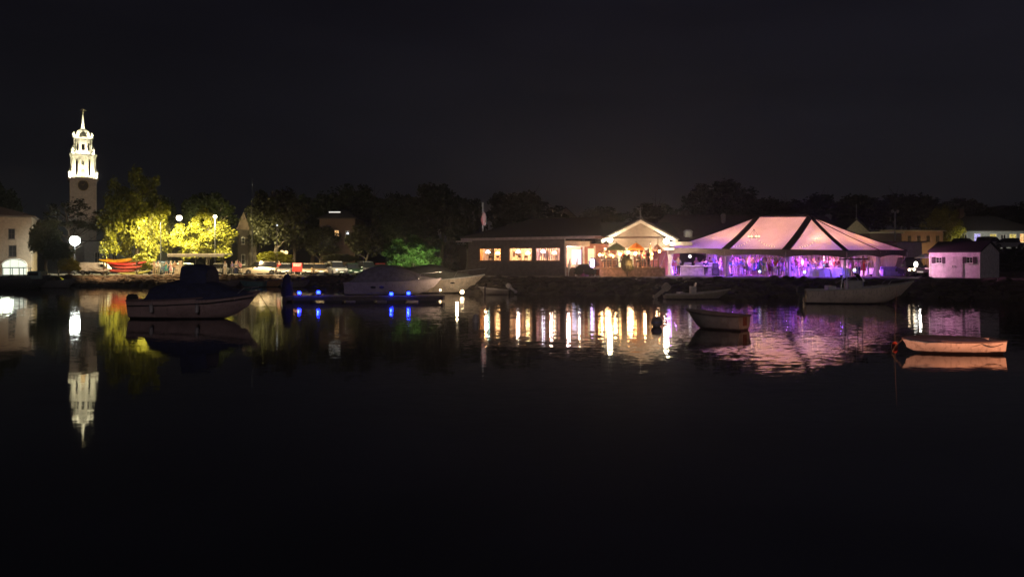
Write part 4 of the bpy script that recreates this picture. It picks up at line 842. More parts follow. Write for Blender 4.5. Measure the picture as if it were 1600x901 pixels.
for s_ in (-1, 1):
    b = MB(); b.tube([(0, 0, Z(332, 98) - 1.36), (s_ * .3, 0, Z(331, 98) - 1.36)], .04, 6); b.lathe([(.1, -.15), (.2, .05), (.16, .22), (.04, .28)], (s_ * .34, 0, Z(331, 98) - 1.36), 8); b.build('lamp_head', mat('pole_grey', (.4, .4, .38)), lp)
# ------------------------------------------------------------------ party tent
GT = 1.37
TFR = P(1322, 391, 66.5); TBR = P(1417, 391.5, 76); 
uF = Vector((-math.cos(R(41)), math.sin(R(41)), 0))
def onray(px, base, d):     # point base + t*d in plan that shows in column px
    k = (px - 800) / F; t = (k * base.y - base.x) / (d.x - k * d.y); return base + d * t
TFL = onray(1043, TFR, uF); T2 = onray(1133, TFR, uF); T3 = onray(1228, TFR, uF)
uR = (TBR - TFR); uR.z = 0; uR.normalize(); wR = (TBR - TFR).length
TMR = TFR + (TBR - TFR) * .52
def withz(v, py): return Vector((v.x, v.y, Z(py, v.y)))
TFR = withz(TFR, 391.5); TFL = withz(TFL, 387.5); T2 = withz(T2, 389.5); T3 = withz(T3, 390.5); TMR = withz(TMR, 391); TBR = withz(TBR, 391.5)
TBL = TFL + (TBR - TFR); TBL.z = TFL.z; B2 = T2 + (TBR - TFR); B3 = T3 + (TBR - TFR); TML = (TFL + TBL) / 2
RL = withz(onray(1184, T2, uR), 338.5); RR = withz(onray(1266, T3, uR), 338)
TENT = thing('party_tent', 'big glowing pink and purple party tent with dark roof seams beside the restaurant', 'tent', (0, 0, 0))
def fabric():
    m = bpy.data.materials.new('tent_fabric'); m.use_nodes = True; n = m.node_tree; b = n.nodes['Principled BSDF']
    b.inputs['Base Color'].default_value = (.8, .78, .78, 1); b.inputs['Roughness'].default_value = .5
    tcn = n.nodes.new('ShaderNodeTexCoord'); nzn = n.nodes.new('ShaderNodeTexNoise'); nzn.inputs['Scale'].default_value = .9; nzn.inputs['Detail'].default_value = 4; bpn = n.nodes.new('ShaderNodeBump'); bpn.inputs['Strength'].default_value = .8; bpn.inputs['Distance'].default_value = .12
    n.links.new(tcn.outputs['Object'], nzn.inputs['Vector']); n.links.new(nzn.outputs['Fac'], bpn.inputs['Height']); n.links.new(bpn.outputs[0], b.inputs['Normal'])
    crn = n.nodes.new('ShaderNodeMapRange'); crn.inputs[1].default_value = .3; crn.inputs[2].default_value = .7; crn.inputs[3].default_value = .72; crn.inputs[4].default_value = .9; n.links.new(nzn.outputs['Fac'], crn.inputs[0])
    t = n.nodes.new('ShaderNodeBsdfTranslucent'); t.inputs[0].default_value = (.85, .80, .80, 1); ms = n.nodes.new('ShaderNodeMixShader'); ms.inputs[0].default_value = .5; n.links.new(bpn.outputs[0], t.inputs['Normal']); cmb = n.nodes.new('ShaderNodeCombineColor'); [n.links.new(crn.outputs[0], cmb.inputs[k_]) for k_ in range(3)]; n.links.new(cmb.outputs[0], t.inputs[0])
    n.links.new(b.outputs[0], ms.inputs[1]); n.links.new(t.outputs[0], ms.inputs[2]); n.links.new(ms.outputs[0], n.nodes['Material Output'].inputs[0]); return m
FAB = fabric(); MATS['tent_fabric'] = FAB
def panel(a, b_, c, d, sag=.22, n=12):      # a-b along the eave, d-c along the ridge
    rows = []
    for i in range(n + 1):
        v = i / n; row = []
        for j in range(n + 1):
            u = j / n; p = (a * (1 - u) + b_ * u) * (1 - v) + (d * (1 - u) + c * u) * v
            p = p + Vector((0, 0, -sag * math.sin(math.pi * v) ** .9 * (0.55 + .45 * math.sin(math.pi * u))))
            row.append(tuple(p))
        rows.append(row)
    m = MB(); m.grid(rows); return m.build('roof_panel', FAB, TENT, smooth=True)
for q in ((TFL, T2, RL, RL), (T2, T3, RR, RL), (T3, TFR, RR, RR), (TFR, TMR, RR, RR), (TMR, TBR, RR, RR), (TBR, B3, RR, RR), (B3, B2, RL, RR), (B2, TBL, RL, RL), (TBL, TML, RL, RL), (TML, TFL, RL, RL)): panel(*q)
SEAM = mat('seam_vinyl', (.03, .024, .028), .8)
def strip(a, b_, w, sag=.13):
    a = Vector(a); b_ = Vector(b_); d = (b_ - a).normalized(); s_ = d.cross(Vector((0, 0, 1))).normalized(); secs = []
    nrm = s_.cross(d).normalized()
    if nrm.z < 0: nrm = -nrm
    for i in range(11):
        t = i / 10; p = a.lerp(b_, t) + Vector((0, 0, -sag * math.sin(math.pi * t))) + nrm * .03; ww = w * (1 - .25 * t)
        secs.append([tuple(p + s_ * x + nrm * z) for x, z in ((-ww, -.05), (-ww, .03), (ww, .03), (ww, -.05))])
    m = MB(); m.loft(secs); return m.build('roof_seam', SEAM, TENT)
strip(T2, RL, .40); strip(T3, RR, .40); strip(TFR, RR, .2); strip(TMR, RR, .05); strip(TFL, RL, .08); strip(TBR, RR, .06)
m = MB(); m.tube([RL + Vector((0, 0, .04)), RR + Vector((0, 0, .04))], .12, 8); m.build('ridge_beam', SEAM, TENT)
VAL = mat('valance_vinyl', (.16, .12, .13), .6, 0, .15, 3)
ring = [TFL, T2, T3, TFR, TMR, TBR, B3, B2, TBL, TML]
cen = sum(ring, Vector()) / len(ring)
for a, b_ in zip(ring, ring[1:] + ring[:1]):
    out = ((a + b_) / 2 - cen); out.z = 0; out.normalize(); m = MB(); rows = [[], [], []]
    for i in range(13):
        t = i / 12; p = a.lerp(b_, t); dr = .42 + .22 * abs(2 * t - 1) ** 2
        rows[0].append(tuple(p + Vector((0, 0, .05)))); rows[1].append(tuple(p + out * .06 - Vector((0, 0, .25)))); rows[2].append(tuple(p + out * .05 - Vector((0, 0, dr))))
    m.grid(rows); m.build('valance', VAL, TENT, thick=.02)
POSTM = mat('tent_post', (.5, .48, .52), .4, .2)
for p in (TFL, T2, T3, TFR, TMR, TBR, B3, B2, TBL, TML):
    m = MB(); q = p + (cen - p).normalized() * .12; m.tube([(q.x, q.y, GT), (q.x, q.y, p.z - .05)], .075, 8); m.box((q.x, q.y, GT + .03), (.34, .34, .05)); m.build('post', POSTM, TENT)
for p in (T2, T3, B2, B3):          # knee braces
    m = MB(); q = p + (cen - p).normalized() * .12; e_ = q.lerp(Vector((cen.x, cen.y, p.z)), .16); m.tube([(q.x, q.y, GT + 1.3), (e_.x, e_.y, p.z + .1)], .04, 6); m.build('brace', POSTM, TENT)
def curtain(a, b_, z0, z1, folds, m, amp=.07, name='side_curtain', n=None):
    a = Vector(a); b_ = Vector(b_); d = (b_ - a); L_ = d.length; d.normalize(); nn = Vector((-d.y, d.x, 0)); c = MB(); rows = []; n = n or folds * 6
    for v in range(3):
        row = []
        for i in range(n + 1):
            t = i / n; p = a + d * L_ * t + nn * amp * math.sin(t * folds * 6.283) * (1 + .2 * v); row.append((p.x, p.y, z1 + (z0 - z1) * v / 2))
        rows.append(row)
    c.grid(rows); return c.build(name, m, TENT)
CUR = mat('white_curtain', (.78, .74, .74), .8, 0, .06, 3, 0, .35)
ins = lambda p, k=.25: p + (cen - p).normalized() * k
curtain(ins(TBR), ins(B3), GT, TBR.z - .1, 16, CUR); curtain(ins(B3), ins(B2), GT, B3.z - .1, 16, CUR); curtain(ins(B2), ins(TBL), GT, B2.z - .1, 16, CUR); curtain(ins(TBL), ins(TML), GT, TBL.z - .1, 14, CUR); 
# gathered curtains at the posts and the closed bay at the right end
def gathered(p, w, name='tied_curtain'):
    c = MB(); q = ins(p, .3); secs = []
    for z, r in ((p.z - .15, 1.0), (p.z - .9, .75), (GT + 1.15, .34), (GT + .9, .36), (GT + .4, .7), (GT + .02, .85)):
        secs.append([(q.x + uR.x * 0 + math.cos(a) * w * r * (1 + .14 * math.sin(6 * a)), q.y + math.sin(a) * w * r * .6 * (1 + .14 * math.sin(6 * a)), z) for a in [i * math.pi / 15 for i in range(30)]])
    c.loft(secs); return c.build(name, CUR, TENT, smooth=True)
gathered(TFL, .32); gathered(T3.lerp(TFR, .06), .3); gathered(TMR, .42); gathered(TBR, .38); gathered(T2, .3)
curtain(TMR.lerp(TBR, .16), TMR.lerp(TBR, .72), GT, TMR.z - .12, 7, CUR, .06)
for p, dv in ((TFL, Vector((-1.3, -1.2, 0))), (T2, Vector((-.9, -1.3, 0))), (T3, Vector((-.9, -1.3, 0))), (TFR, Vector((.2, -1.6, 0)))):
    m = MB(); m.tube([p + Vector((0, 0, -.05)), (p.x + dv.x, p.y + dv.y, GT + .02)], .018, 5); m.build('guy_rope', mat('rope_grey', (.3, .28, .27), .8), TENT)
fl_ = MB(); fl_.add([(p.x, p.y, GT + .02) for p in ring] , [tuple(range(10))]); fl_.build('dance_floor', mat('dance_floor', (.12, .1, .14), .35, 0, .1, 2), TENT)
# lights of the tent
mid_l = RL.lerp(RR, .0); ctr = [Vector((cen.x, cen.y, 0))]
def chandelier(label, px, Y, zc):
    t = thing('chandelier', label, 'chandelier', (X(px, Y), Y, zc), 0, 'chandeliers under the tent ridge')
    b = MB()
    for k in range(16): b.tube([(.5 * math.cos(k * .3927), .5 * math.sin(k * .3927), 0), (.5 * math.cos(k * .3927 + .3927), .5 * math.sin(k * .3927 + .3927), 0)], .025, 5)
    for k in range(4): b.tube([(.5 * math.cos(k * 1.571), .5 * math.sin(k * 1.571), 0), (0, 0, .8)], .012, 4)
    b.build('ring', DARKM, t)
    for k in range(8):
        s_ = MB(); s_.sphere((.5 * math.cos(k * .785), .5 * math.sin(k * .785), .1), .07, 6); s_.build('bulb', em('chandelier_bulb', (1, .75, .4), 3), t)
chandelier('warm chandelier glowing through the middle roof panel', 1178, 73.5, Z(371, 73.5)); chandelier('warm chandelier glowing through the triangular roof panel', 1274, 71.5, Z(371, 71.5))
WP = (1, .56, .30)
cL = RL * 1.0; cR = RR * 1.0
def tl(v, dz, e_, c, r=.2): lamp('tent_light', 'SPOT', (v.x, v.y, dz), e_, c, r, (v.x, v.y, dz + 5), 165, .5)
for v, e_ in ((RL.lerp(T2, .40), 330), (RL.lerp(RR, .5), 420), (RR.lerp(TFR, .42), 210), (RR.lerp(TMR, .5), 200), (RL.lerp(TFL, .35), 190), (RL.lerp(B2, .4), 250), (RR.lerp(B3, .4), 250), (RR.lerp(TBR, .5), 200), (RL.lerp(T3, .6), 120)): tl(v, 3.6, e_, (1, .42, .13), .3)
for v, e_ in ((RR.lerp(TMR, .8), 90), (RR.lerp(TBR, .8), 70)): tl(v, 2.2, e_, (1, .32, .2), .3)
for v, e_, c in ((TFL.lerp(T2, .6), 170, (.75, .25, .8)), (T2.lerp(T3, .25), 190, (1, .42, .28)), (T2.lerp(T3, .75), 190, (1, .42, .24)), (T3.lerp(TFR, .35), 150, (1, .46, .18)), (T3.lerp(TFR, .8), 140, (1, .40, .24)), (TFR.lerp(TMR, .6), 120, (1, .40, .22))): tl(v.lerp(cen, .2), 2.5, e_, c, .3)  # unseen upward spots added to brighten the lower roof panels
tl(Vector((X(1178, 72.6), 72.6, 0)), Z(376, 72.6), 9, (1, .75, .4), .1); tl(Vector((X(1276, 70.2), 70.2, 0)), Z(378, 70.2), 9, (1, .75, .4), .1)
# strings of small bulbs swagged under the fabric
for nm, (c0, c1), Yc, lab in (('a', ((1147, 385), (1210, 385)), 72.6, 'string of tiny bulbs swagged from the chandelier of the middle roof panel'), ('b', ((1250, 386), (1312, 386)), 70.0, 'string of tiny bulbs swagged from the chandelier of the triangular roof panel')):
    t = thing('bulb_string', lab, 'string lights', (0, 0, 0), 0); top = P((c0[0] + c1[0]) / 2, 369, Yc); cb = MB()
    for e_ in (P(c0[0], c0[1], Yc - 1.5), P(c1[0], c1[1], Yc - 1.5)):
        pts = []
        for k in range(9):
            p = top.lerp(e_, k / 8) - Vector((0, 0, .25 * math.sin(math.pi * k / 8))); pts.append(p)
            if k: s_ = MB(); s_.sphere(p, .035, 5); s_.build('bulb', em('tiny_bulb', (1, .8, .45), 3), t)
        cb.tube(pts, .01, 4)
        for k in (1, 3, 5, 7): lamp('bulb_glow', 'POINT', pts[k] + Vector((0, -.02, .08)), .35, (1, .75, .4), .04)
    cb.build('cable', BLACK, t)
# LED uplights standing on the floor round the edge
def uplight(label, v, col, e_, inward=1.0, tgt=None, src=[]):
    q = ins(v, .75)
    if not src:
        t = thing('uplight', label, 'uplight', (0, 0, 0), 0, 'coloured uplights around the tent floor')
        b = MB(); b.lathe([(.09, 0), (.11, .05), (.11, .22), (.12, .24)], (0, 0, 0), 12); b.build('housing', DARKM, t)
        b = MB(); b.lathe([(.095, .235), (.095, .25), (.02, .252)], (0, 0, 0), 12); b.build('lens', em('violet_lens', (.35, .12, 1), 14), t); src.append(t)
    else: t = copy_tree(src[0])
    t['label'] = label; t.location = (q.x, q.y, GT + .02)
    lamp('uplight_beam', 'POINT', (q.x, q.y, GT + .55), e_, col, .08)
VI = (.30, .08, 1.0); PU = (.55, .12, 1.0)
uplight('violet uplight at the tent corner next to the deck', TFL, VI, 420)
uplight('violet uplight at the second post from the deck', T2, VI, 280)
uplight('brightest blue violet uplight at the third post, mid front of the tent', T3, VI, 230)
uplight('violet uplight at the front corner behind the moored console boat', TFR, (.16, .06, 1), 200)
uplight('purple uplight behind the closed curtain bay', TMR, (.4, .1, 1), 60)
uplight('purple uplight at the back corner near the shed', TBR, PU, 50)
uplight('purple uplight at the back wall behind the crowd', B3, (1, .35, .7), 120)
uplight('pink uplight at the back wall, the other side of the crowd', B2, (.8, .25, 1), 170)
uplight('violet uplight at the back corner toward the restaurant', TBL, PU, 150)
uplight('violet uplight midway along the tent end facing the deck', TML, PU, 150)
for v, e_, c in ((T2.lerp(B2, .35), 150, (1, .35, .8)), (T3.lerp(B3, .3), 170, (1, .4, .85)), (TFL.lerp(TBR, .22), 130, (.95, .4, 1)), (TFR.lerp(TBL, .2), 150, (1, .5, .7)), (T3.lerp(B3, .7), 220, (1, .75, .4))): tl(v, 4.2, e_ * .25, (1, .5, .3), .3)
for v, e_, c in ((TFL.lerp(TBR, .2), 500, (.35, .07, 1)), (T2.lerp(B2, .15), 620, (.28, .03, 1)), (T2.lerp(B2, .6), 600, (.8, .16, .9)), (T3.lerp(B3, .12), 720, (.2, .02, 1)), (T3.lerp(B3, .55), 650, (.95, .3, .55)), (TFR.lerp(T3, .5), 420, (.4, .1, 1)), (TFR.lerp(TBL, .1), 420, (.35, .08, 1)), (TMR.lerp(TML, .12), 420, (.7, .2, .9)), (TFL.lerp(T2, .5), 420, (.4, .1, 1))):
    v = v.lerp(cen, .16); lamp('tent_down_fill', 'SPOT', (v.x, v.y, 3.9), e_, c, .15, (v.x, v.y, 0), 150, .4)  # coloured spots added over guests and floor, no fixtures
lamp('tent_spill', 'SPOT', (X(1404, 68), 68.5, 3.7), 900, (.95, .29, .62), .15, (X(1490, 66), 66, 2.2), 80)  # added spot standing in for tent light on the shed
lamp('tent_spill', 'SPOT', (X(1044, 74), 73.5, 3.4), 120, (.45, .15, 1), .2, (X(1025, 71), 71.4, 1.6), 90)  # added violet spill at the deck end, no fixture
# ------------------------------------------------------------------ furniture under the tent
def frame(px, Y): return Vector((X(px, Y), Y, GT + .02))
def banquet(label, px, Y, r=.85, src=[]):
    if not src:
        t = thing('banquet_table', label, 'table', (0, 0, 0), 0, 'round banquet tables under the tent')
        b = MB(); rows = []; n = 48
        for rr, z, am in ((.05, .765, 0), (.9, .765, 0), (.92, .74, 0), (.95, .4, .03), (1.0, .02, .06)):
            rows.append([((rr + am * math.sin(i * 8 * 6.283 / n * 1.5)) * math.cos(i * 6.2832 / n), (rr + am * math.sin(i * 8 * 6.283 / n * 1.5)) * math.sin(i * 6.2832 / n), z) for i in range(n + 1)])
        b.grid(rows); b.build('tablecloth', LINEN, t, smooth=True)
        b = MB(); b.lathe([(.85, 0), (.85, .03)], (0, 0, .73), 20); b.tube([(0, 0, 0), (0, 0, .73)], .05, 8); b.build('table_frame', WOOD, t); src.append(t)
    else: t = copy_tree(src[0])
    t['label'] = label; t.location = frame(px, Y); return t
for px, Y, lab in ((1066, 80.5, 'white clothed table nearest the deck corner of the tent'), (1094, 78.5, 'white clothed table with the serving trestle behind it'), (1280, 69.4, 'white clothed table at the front edge, in front of the standing guests'), (1296, 71.5, 'white clothed table behind the frontmost table'), (1310, 69.0, 'white clothed table lit violet near the front corner'), (1254, 74.5, 'white clothed table behind the third post'), (1362, 75, 'white clothed table seen beside the round gathered curtain')): banquet(lab, px, Y)
# long serving counter
t = thing('serving_counter', 'long white skirted serving counter with tilted trays near the first tent post', 'counter', frame(1092, 77.2), R(-22))
b = MB(); b.box((0, 0, .45), (3.4, .7, .9)); b.build('counter_skirt', mat('skirt_cloth', (.3, .24, .32), .8, 0, .3, 3), t, bevel=.03)
b = MB(); b.box((0, 0, .93), (3.6, .85, .05)); b.build('countertop', WHITE, t)
for k in (-1.1, 0, 1.1):
    b = MB(); b.box((k, 0, 1.0), (.7, .5, .09)); b.prism([(k - .35, -.2, 1.05), (k - .35, .25, 1.05), (k - .35, .25, 1.3)], (.7, 0, 0)); b.build('serving_tray', STEEL, t)
t = thing('bass_cabinet', 'dark blue lit loudspeaker tower beside the second tent post', 'loudspeaker', frame(1118, 76.4), R(-15))
b = MB(); b.box((0, 0, .35), (.7, .6, .7)); b.box((0, 0, .95), (.55, .5, .5)); b.tube([(0, 0, 1.2), (0, 0, 1.5)], .04, 6); b.build('cabinet', BLACK, t, bevel=.02)
b = MB(); b.box((0, -.02, 1.8), (.42, .4, .62)); b.build('top_speaker', BLACK, t, bevel=.03)
for z, r_ in ((.35, .22), (.95, .18), (1.7, .15)):
    b = MB(); b.lathe([(r_, 0), (r_ * .9, .02), (r_ * .3, -.03), (.02, 0)], (0, 0, 0), 14); o = b.build('speaker_cone', mat('cone_grey', (.08, .08, .09), .6), t); o.location = (0, -.31 if z < .5 else (-.26 if z < 1 else -.23), z); o.rotation_euler = (R(90), 0, 0)
t = thing('sofa', 'violet lit tub sofa in front of the closed curtain bay', 'sofa', frame(1393, 71.8), R(-8))
b = MB(); b.box((0, 0, .24), (1.3, .7, .4)); b.build('seat', mat('sofa_violet', (.35, .25, .7), .8), t, bevel=.05)
b = MB(); b.box((0, .38, .5), (1.7, .2, .8)); b.build('backrest', mat('sofa_violet', (.35, .25, .7)), t, bevel=.06)
for s_ in (-1, 1): b = MB(); b.box((s_ * .75, 0, .34), (.2, .72, .6)); b.build('armrest', mat('sofa_violet', (.35, .25, .7)), t, bevel=.05)
for i, (px, py, Y, r_, c, lab) in enumerate(((1257, 425, 68.6, .13, (.75, .8, 1), 'white glowing ball lamp at the foot of the guests by the front table'), (1335, 422, 66.9, .13, (.8, 1, 1), 'white glowing ball lamp beside the front corner post'), (1187, 424, 71.0, .12, (.8, .85, 1), 'small bluish ball lamp on the floor among the dancers'), (1078, 400.5, 78.5, .16, (1, .9, .9), 'white spot lamp under the valance above the serving counter'), (1060, 401, 79.8, .13, (1, .85, .8), 'smaller white spot lamp under the valance near the deck'), (1373, 425, 72.5, .2, (.9, .35, .8), 'pink glowing ball lamp before the gathered curtain'))):
    p = P(px, py, Y); t = thing('ball_lamp', lab, 'lamp', p); b = MB(); b.sphere((0, 0, 0), r_, 10); b.build('globe', em('ball%d' % i, c, 2.6), t, smooth=True); b = MB()
    if py > 410: b.lathe([(r_ * .6, 0), (r_ * .5, .06)], (0, 0, -r_ - .03), 10); b.tube([(0, 0, GT + .02 - p.z), (0, 0, -r_)], .025, 5); b.build('stand', WHITE, t)
    else: b.tube([(0, 0, r_), (0, 0, r_ + .35)], .02, 5); b.build('hanger', BLACK, t)
CH_W = chair0(mat('white_resin', (.7, .68, .7), .5), 'folding_chair')
rc = random.Random(4)
spots = [(1270, 68.7, 'chair at the near side of the front table'), (1290, 68.9, 'chair turned away at the front table'), (1283, 70.6, 'chair between the two front tables'), (1303, 70.6, 'chair behind the violet lit table'), (1318, 68.3, 'chair by the front corner post'), (1052, 79.4, 'chair at the deck corner table'), (1076, 79.0, 'chair between the first two tables'), (1303, 72.5, 'chair at the table behind the front one'), (1262, 73.3, 'chair behind the third post'), (1354, 73.5, 'chair left of the gathered pink lit curtain'), (1244, 73.2, 'chair among the guests, just behind the third post')]
for i, (px, Y, lab) in enumerate(spots):
    c = CH_W if i == 0 else copy_tree(CH_W); c.location = frame(px, Y); c.rotation_euler = (0, 0, rc.uniform(0, 6.28)); c['label'] = 'white folding ' + lab; c['group'] = 'white folding chairs under the tent'
# ------------------------------------------------------------------ people
def grow(joints, edges, sub=1, root=0, extra=None):
    me = bpy.data.meshes.new('grow'); me.from_pydata([j[0] for j in joints], edges, []); o = bpy.data.objects.new('grow', me); COL.objects.link(o)
    sk = o.modifiers.new('s', 'SKIN'); sk.use_smooth_shade = True
    for i, d in enumerate(me.skin_vertices[0].data):
        r = joints[i][1]; d.radius = r if isinstance(r, tuple) else (r, r); d.use_root = (i == root)
    ss = o.modifiers.new('u', 'SUBSURF'); ss.levels = sub; ss.render_levels = sub
    dg = bpy.context.evaluated_depsgraph_get(); dg.update(); nm = bpy.data.meshes.new_from_object(o.evaluated_get(dg)); bpy.data.objects.remove(o)
    nm.materials.clear(); return nm
def person_proto(arms, stride=.06, dress=False, hair='short', sit=False, lean=0.0):
    """arms: ((elbow, hand) right, left) offsets from the shoulder"""
    V = Vector; y = lambda z: -lean * max(0, z - .95)
    hip, kz = .1, .5
    J = [(V((0, 0, .95)), (.14, .10)), (V((0, y(1.12), 1.12)), (.125, .09)), (V((0, y(1.35), 1.35)), (.155, .10)), (V((0, y(1.47), 1.47)), .055), (V((0, y(1.55) - .01, 1.56)), (.07, .085)), (V((0, y(1.66) - .01, 1.66)), (.075, .09)), (V((0, y(1.7), 1.73)), (.05, .06)), (V((0, y(1.6) - .11, 1.595)), .016)]
    E = [(0, 1), (1, 2), (2, 3), (3, 4), (4, 5), (5, 6), (4, 7)]
    def add(p, r, par): J.append((V(p), r)); E.append((par, len(J) - 1)); return len(J) - 1
    legs = []
    for s_ in (-1, 1):
        st = stride * s_
        if sit: h = add((s_ * hip, 0, .9), .09, 0); k = add((s_ * .12, -.42, .88), .065, h); a = add((s_ * .12, -.42, .5), .045, k); f = add((s_ * .12, -.58, .46), .035, a)
        else: h = add((s_ * hip, 0, .86), .088, 0); k = add((s_ * .11, -.02 + st * .5, kz), .062, h); a = add((s_ * .11, st, .09), .042, k); f = add((s_ * .13, st - .17, .035), .034, a)
        legs.append((h, k, a, f))
    ars = []; hands = []
    for s_, (el, ha) in zip((-1, 1), arms):
        sh = V((s_ * .185, y(1.4), 1.40)); s0 = add(sh, .058, 2); e0 = sh + V((s_ * el[0], el[1], el[2])); e_ = add(e0, .042, s0); h0 = sh + V((s_ * ha[0], ha[1], ha[2])); w = add(h0, .028, e_); d = (h0 - e0).normalized(); pm = add(h0 + d * .07, (.036, .022), w); ars.append((s0, e_, w, pm)); hands.append((h0 + d * .08, d, s_))
    body = grow(J, E, 1)
    # five fingers on each hand
    fb = MB()
    for h0, d, s_ in hands:
        side = d.cross(Vector((0, 0, 1)));
        if side.length < .1: side = d.cross(Vector((0, 1, 0)))
        side.normalize(); n2 = side.cross(d).normalized()
        for k, ln in ((-1.5, .062), (-.5, .078), (.5, .074), (1.5, .058)):
            b0 = h0 + side * k * .017; fb.tube([b0 - d * .02, b0 + d * ln * .5, b0 + d * ln * .85 + n2 * ln * .3], [.010, .009, .006], 5)
        b0 = h0 - d * .05 + side * -.03; fb.tube([b0, b0 - side * .03 + d * .02, b0 - side * .035 + d * .055], [.012, .010, .007], 5)
    bm = bmesh.new(); bm.from_mesh(body); tmp = bpy.data.meshes.new('t'); tmp.from_pydata(fb.v, [], fb.f); bm.from_mesh(tmp); bm.to_mesh(body); bm.free()
    for p_ in body.polygons: p_.use_smooth = True
    # clothes: the same skeleton grown a little fatter
    def sub(ids, k, extra=()):
        idx = {j: n for n, j in enumerate(ids)}; JJ = [(J[j][0], tuple(x + k for x in J[j][1]) if isinstance(J[j][1], tuple) else J[j][1] + k) for j in ids]
        EE = [(idx[a], idx[b_]) for a, b_ in E if a in idx and b_ in idx]; return grow(JJ, EE, 1)
    top_ids = [0, 1, 2, ars[0][0], ars[0][1], ars[1][0], ars[1][1]] + ([] if dress else [ars[0][2], ars[1][2]])
    top = sub([0, 1, 2, ars[0][0], ars[1][0]] if dress else top_ids, .012)
    if dress:
        b = MB(); secs = []
        for z, rx, ry in ((1.08, .13, .10), (.95, .165, .13), (.75, .2, .16), (.52, .27, .22)):
            secs.append([(rx * math.cos(a) * (1 + .04 * math.sin(5 * a)), ry * math.sin(a) * (1 + .04 * math.cos(7 * a)), z) for a in [i * math.pi / 10 for i in range(20)]])
        b.loft(secs); bot = bpy.data.meshes.new('skirt'); bot.from_pydata(b.v, [], b.f)
        for p_ in bot.polygons: p_.use_smooth = True
    else: bot = sub([0] + [j for L_ in legs for j in L_[:3]], .016)
    hb = MB(); c = (0, y(1.66) + .02, 1.67)
    hb.sphere(c, .105, 8, (1, 1, 1.05))
    if hair == 'long': hb.loft([[(.1 * math.cos(a), c[1] + .03 + .06 * math.sin(a), z) for a in [i * math.pi / 6 for i in range(12)]] for z in (1.70, 1.5)] + [[(.11 * math.cos(a), c[1] + .06 + .04 * math.sin(a), 1.36) for a in [i * math.pi / 6 for i in range(12)]]])
    hm = bpy.data.meshes.new('hair'); hm.from_pydata([(v[0], v[1] if v[1] > c[1] - .055 or v[2] > 1.70 else c[1] - .055, v[2]) for v in hb.v], [], hb.f)
    for p_ in hm.polygons: p_.use_smooth = True
    return dict(body=body, top=top, bottom=bot, hair=hm, dress=dress)
D_ = ((.04, .03, -.27), (.06, -.08, -.50)); U_ = ((.16, -.06, .08), (.12, -.12, .36)); B_ = ((.10, -.05, -.24), (-.02, -.28, -.16)); W_2 = ((.2, -.08, -.12), (.28, -.25, .05))
PR = [person_proto((D_, B_)), person_proto((U_, D_), .1), person_proto((U_, U_), .09, True, 'long'), person_proto((B_, D_), .04, True, 'long'), person_proto((W_2, B_), .07, False, 'long', lean=.12), person_proto((D_, D_), .08), person_proto((B_, B_), .05, True, 'short')]
SKINS = [mat('skin_%d' % i, c, .6, 0, .05) for i, c in enumerate(((.55, .36, .27), (.42, .26, .18), (.62, .43, .34)))]
HAIRS = {k: mat('hair_' + k, c, .7) for k, c in {'dark': (.02, .014, .01), 'brown': (.09, .05, .03), 'blond': (.45, .33, .17), 'grey': (.35, .34, .33)}.items()}
CL = {k: mat('cloth_' + k, c, .85, 0, .12, 8, .1) for k, c in {'white': (.78, .77, .76), 'navy': (.02, .03, .1), 'black': (.018, .018, .02), 'red': (.5, .05, .04), 'pink': (.75, .35, .4), 'blue': (.15, .25, .6), 'grey': (.25, .25, .26), 'cream': (.7, .62, .48), 'teal': (.06, .3, .3), 'burgundy': (.22, .03, .05), 'lilac': (.5, .4, .7), 'khaki': (.35, .28, .17)}.items()}
SHM = mat('shoe_leather', (.03, .02, .02), .5)
def person(label, px, Y, gz, pi, rz, skin, hair, top, bot, sc=1.0, group=None):
    pr = PR[pi]; t = thing('person', label, 'person', (X(px, Y), Y, gz), rz, group); t.scale = (sc, sc, sc)
    for nm, me, m in (('body', pr['body'], SKINS[skin]), ('dress_top' if pr['dress'] else 'shirt', pr['top'], CL[top]), ('skirt' if pr['dress'] else 'trousers', pr['bottom'], CL[bot]), ('hair', pr['hair'], HAIRS[hair])):
        if not me.materials: me.materials.append(m)
        o = bpy.data.objects.new(nm, me); COL.objects.link(o); o.parent = t; o.material_slots[0].link = 'OBJECT'; o.material_slots[0].material = m
    return t
PN = {0: 'holding a drink', 1: 'one arm raised', 2: 'both arms up', 3: 'with long hair', 4: 'leaning forward', 5: 'arms down', 6: 'folded hands'}
rp_ = random.Random(21); used = set()
def where(px):
    return 'in the first tent bay' if px < 1133 else 'in the second tent bay' if px < 1226 else 'in the third tent bay' if px < 1322 else 'in the end tent bay'
def auto(px, Y, pi=None, top=None, bot=None, sc=None):
    for _ in range(200):
        q = rp_.randrange(7) if pi is None else pi; tp = top or rp_.choice(['white', 'white', 'white', 'pink', 'blue', 'black', 'grey', 'lilac', 'cream', 'red', 'burgundy', 'teal', 'navy']); bt = bot or (tp if PR[q]['dress'] else rp_.choice(['black', 'navy', 'grey', 'khaki', 'white'])); hr = rp_.choice(list(HAIRS))
        key = (q, tp, bt, where(px), hr if 1 else 0)
        if key not in used: break
    used.add(key)
    if PR[q]['dress']: lab = f"{hr} haired guest in {tp} dress, {PN[q]}, {where(px)}"
    else: lab = f"{hr} haired guest, {tp} top, {bt} trousers, {PN[q]}, {where(px)}"
    if sc is None: sc = rp_.uniform(.94, 1.05)
    person(lab, px, Y, GT + .02, q, rp_.uniform(-1.2, 1.2) if rp_.random() < .6 else rp_.uniform(0, 6.28), rp_.randrange(3), hr, tp, bt, sc, 'party guests under the tent')
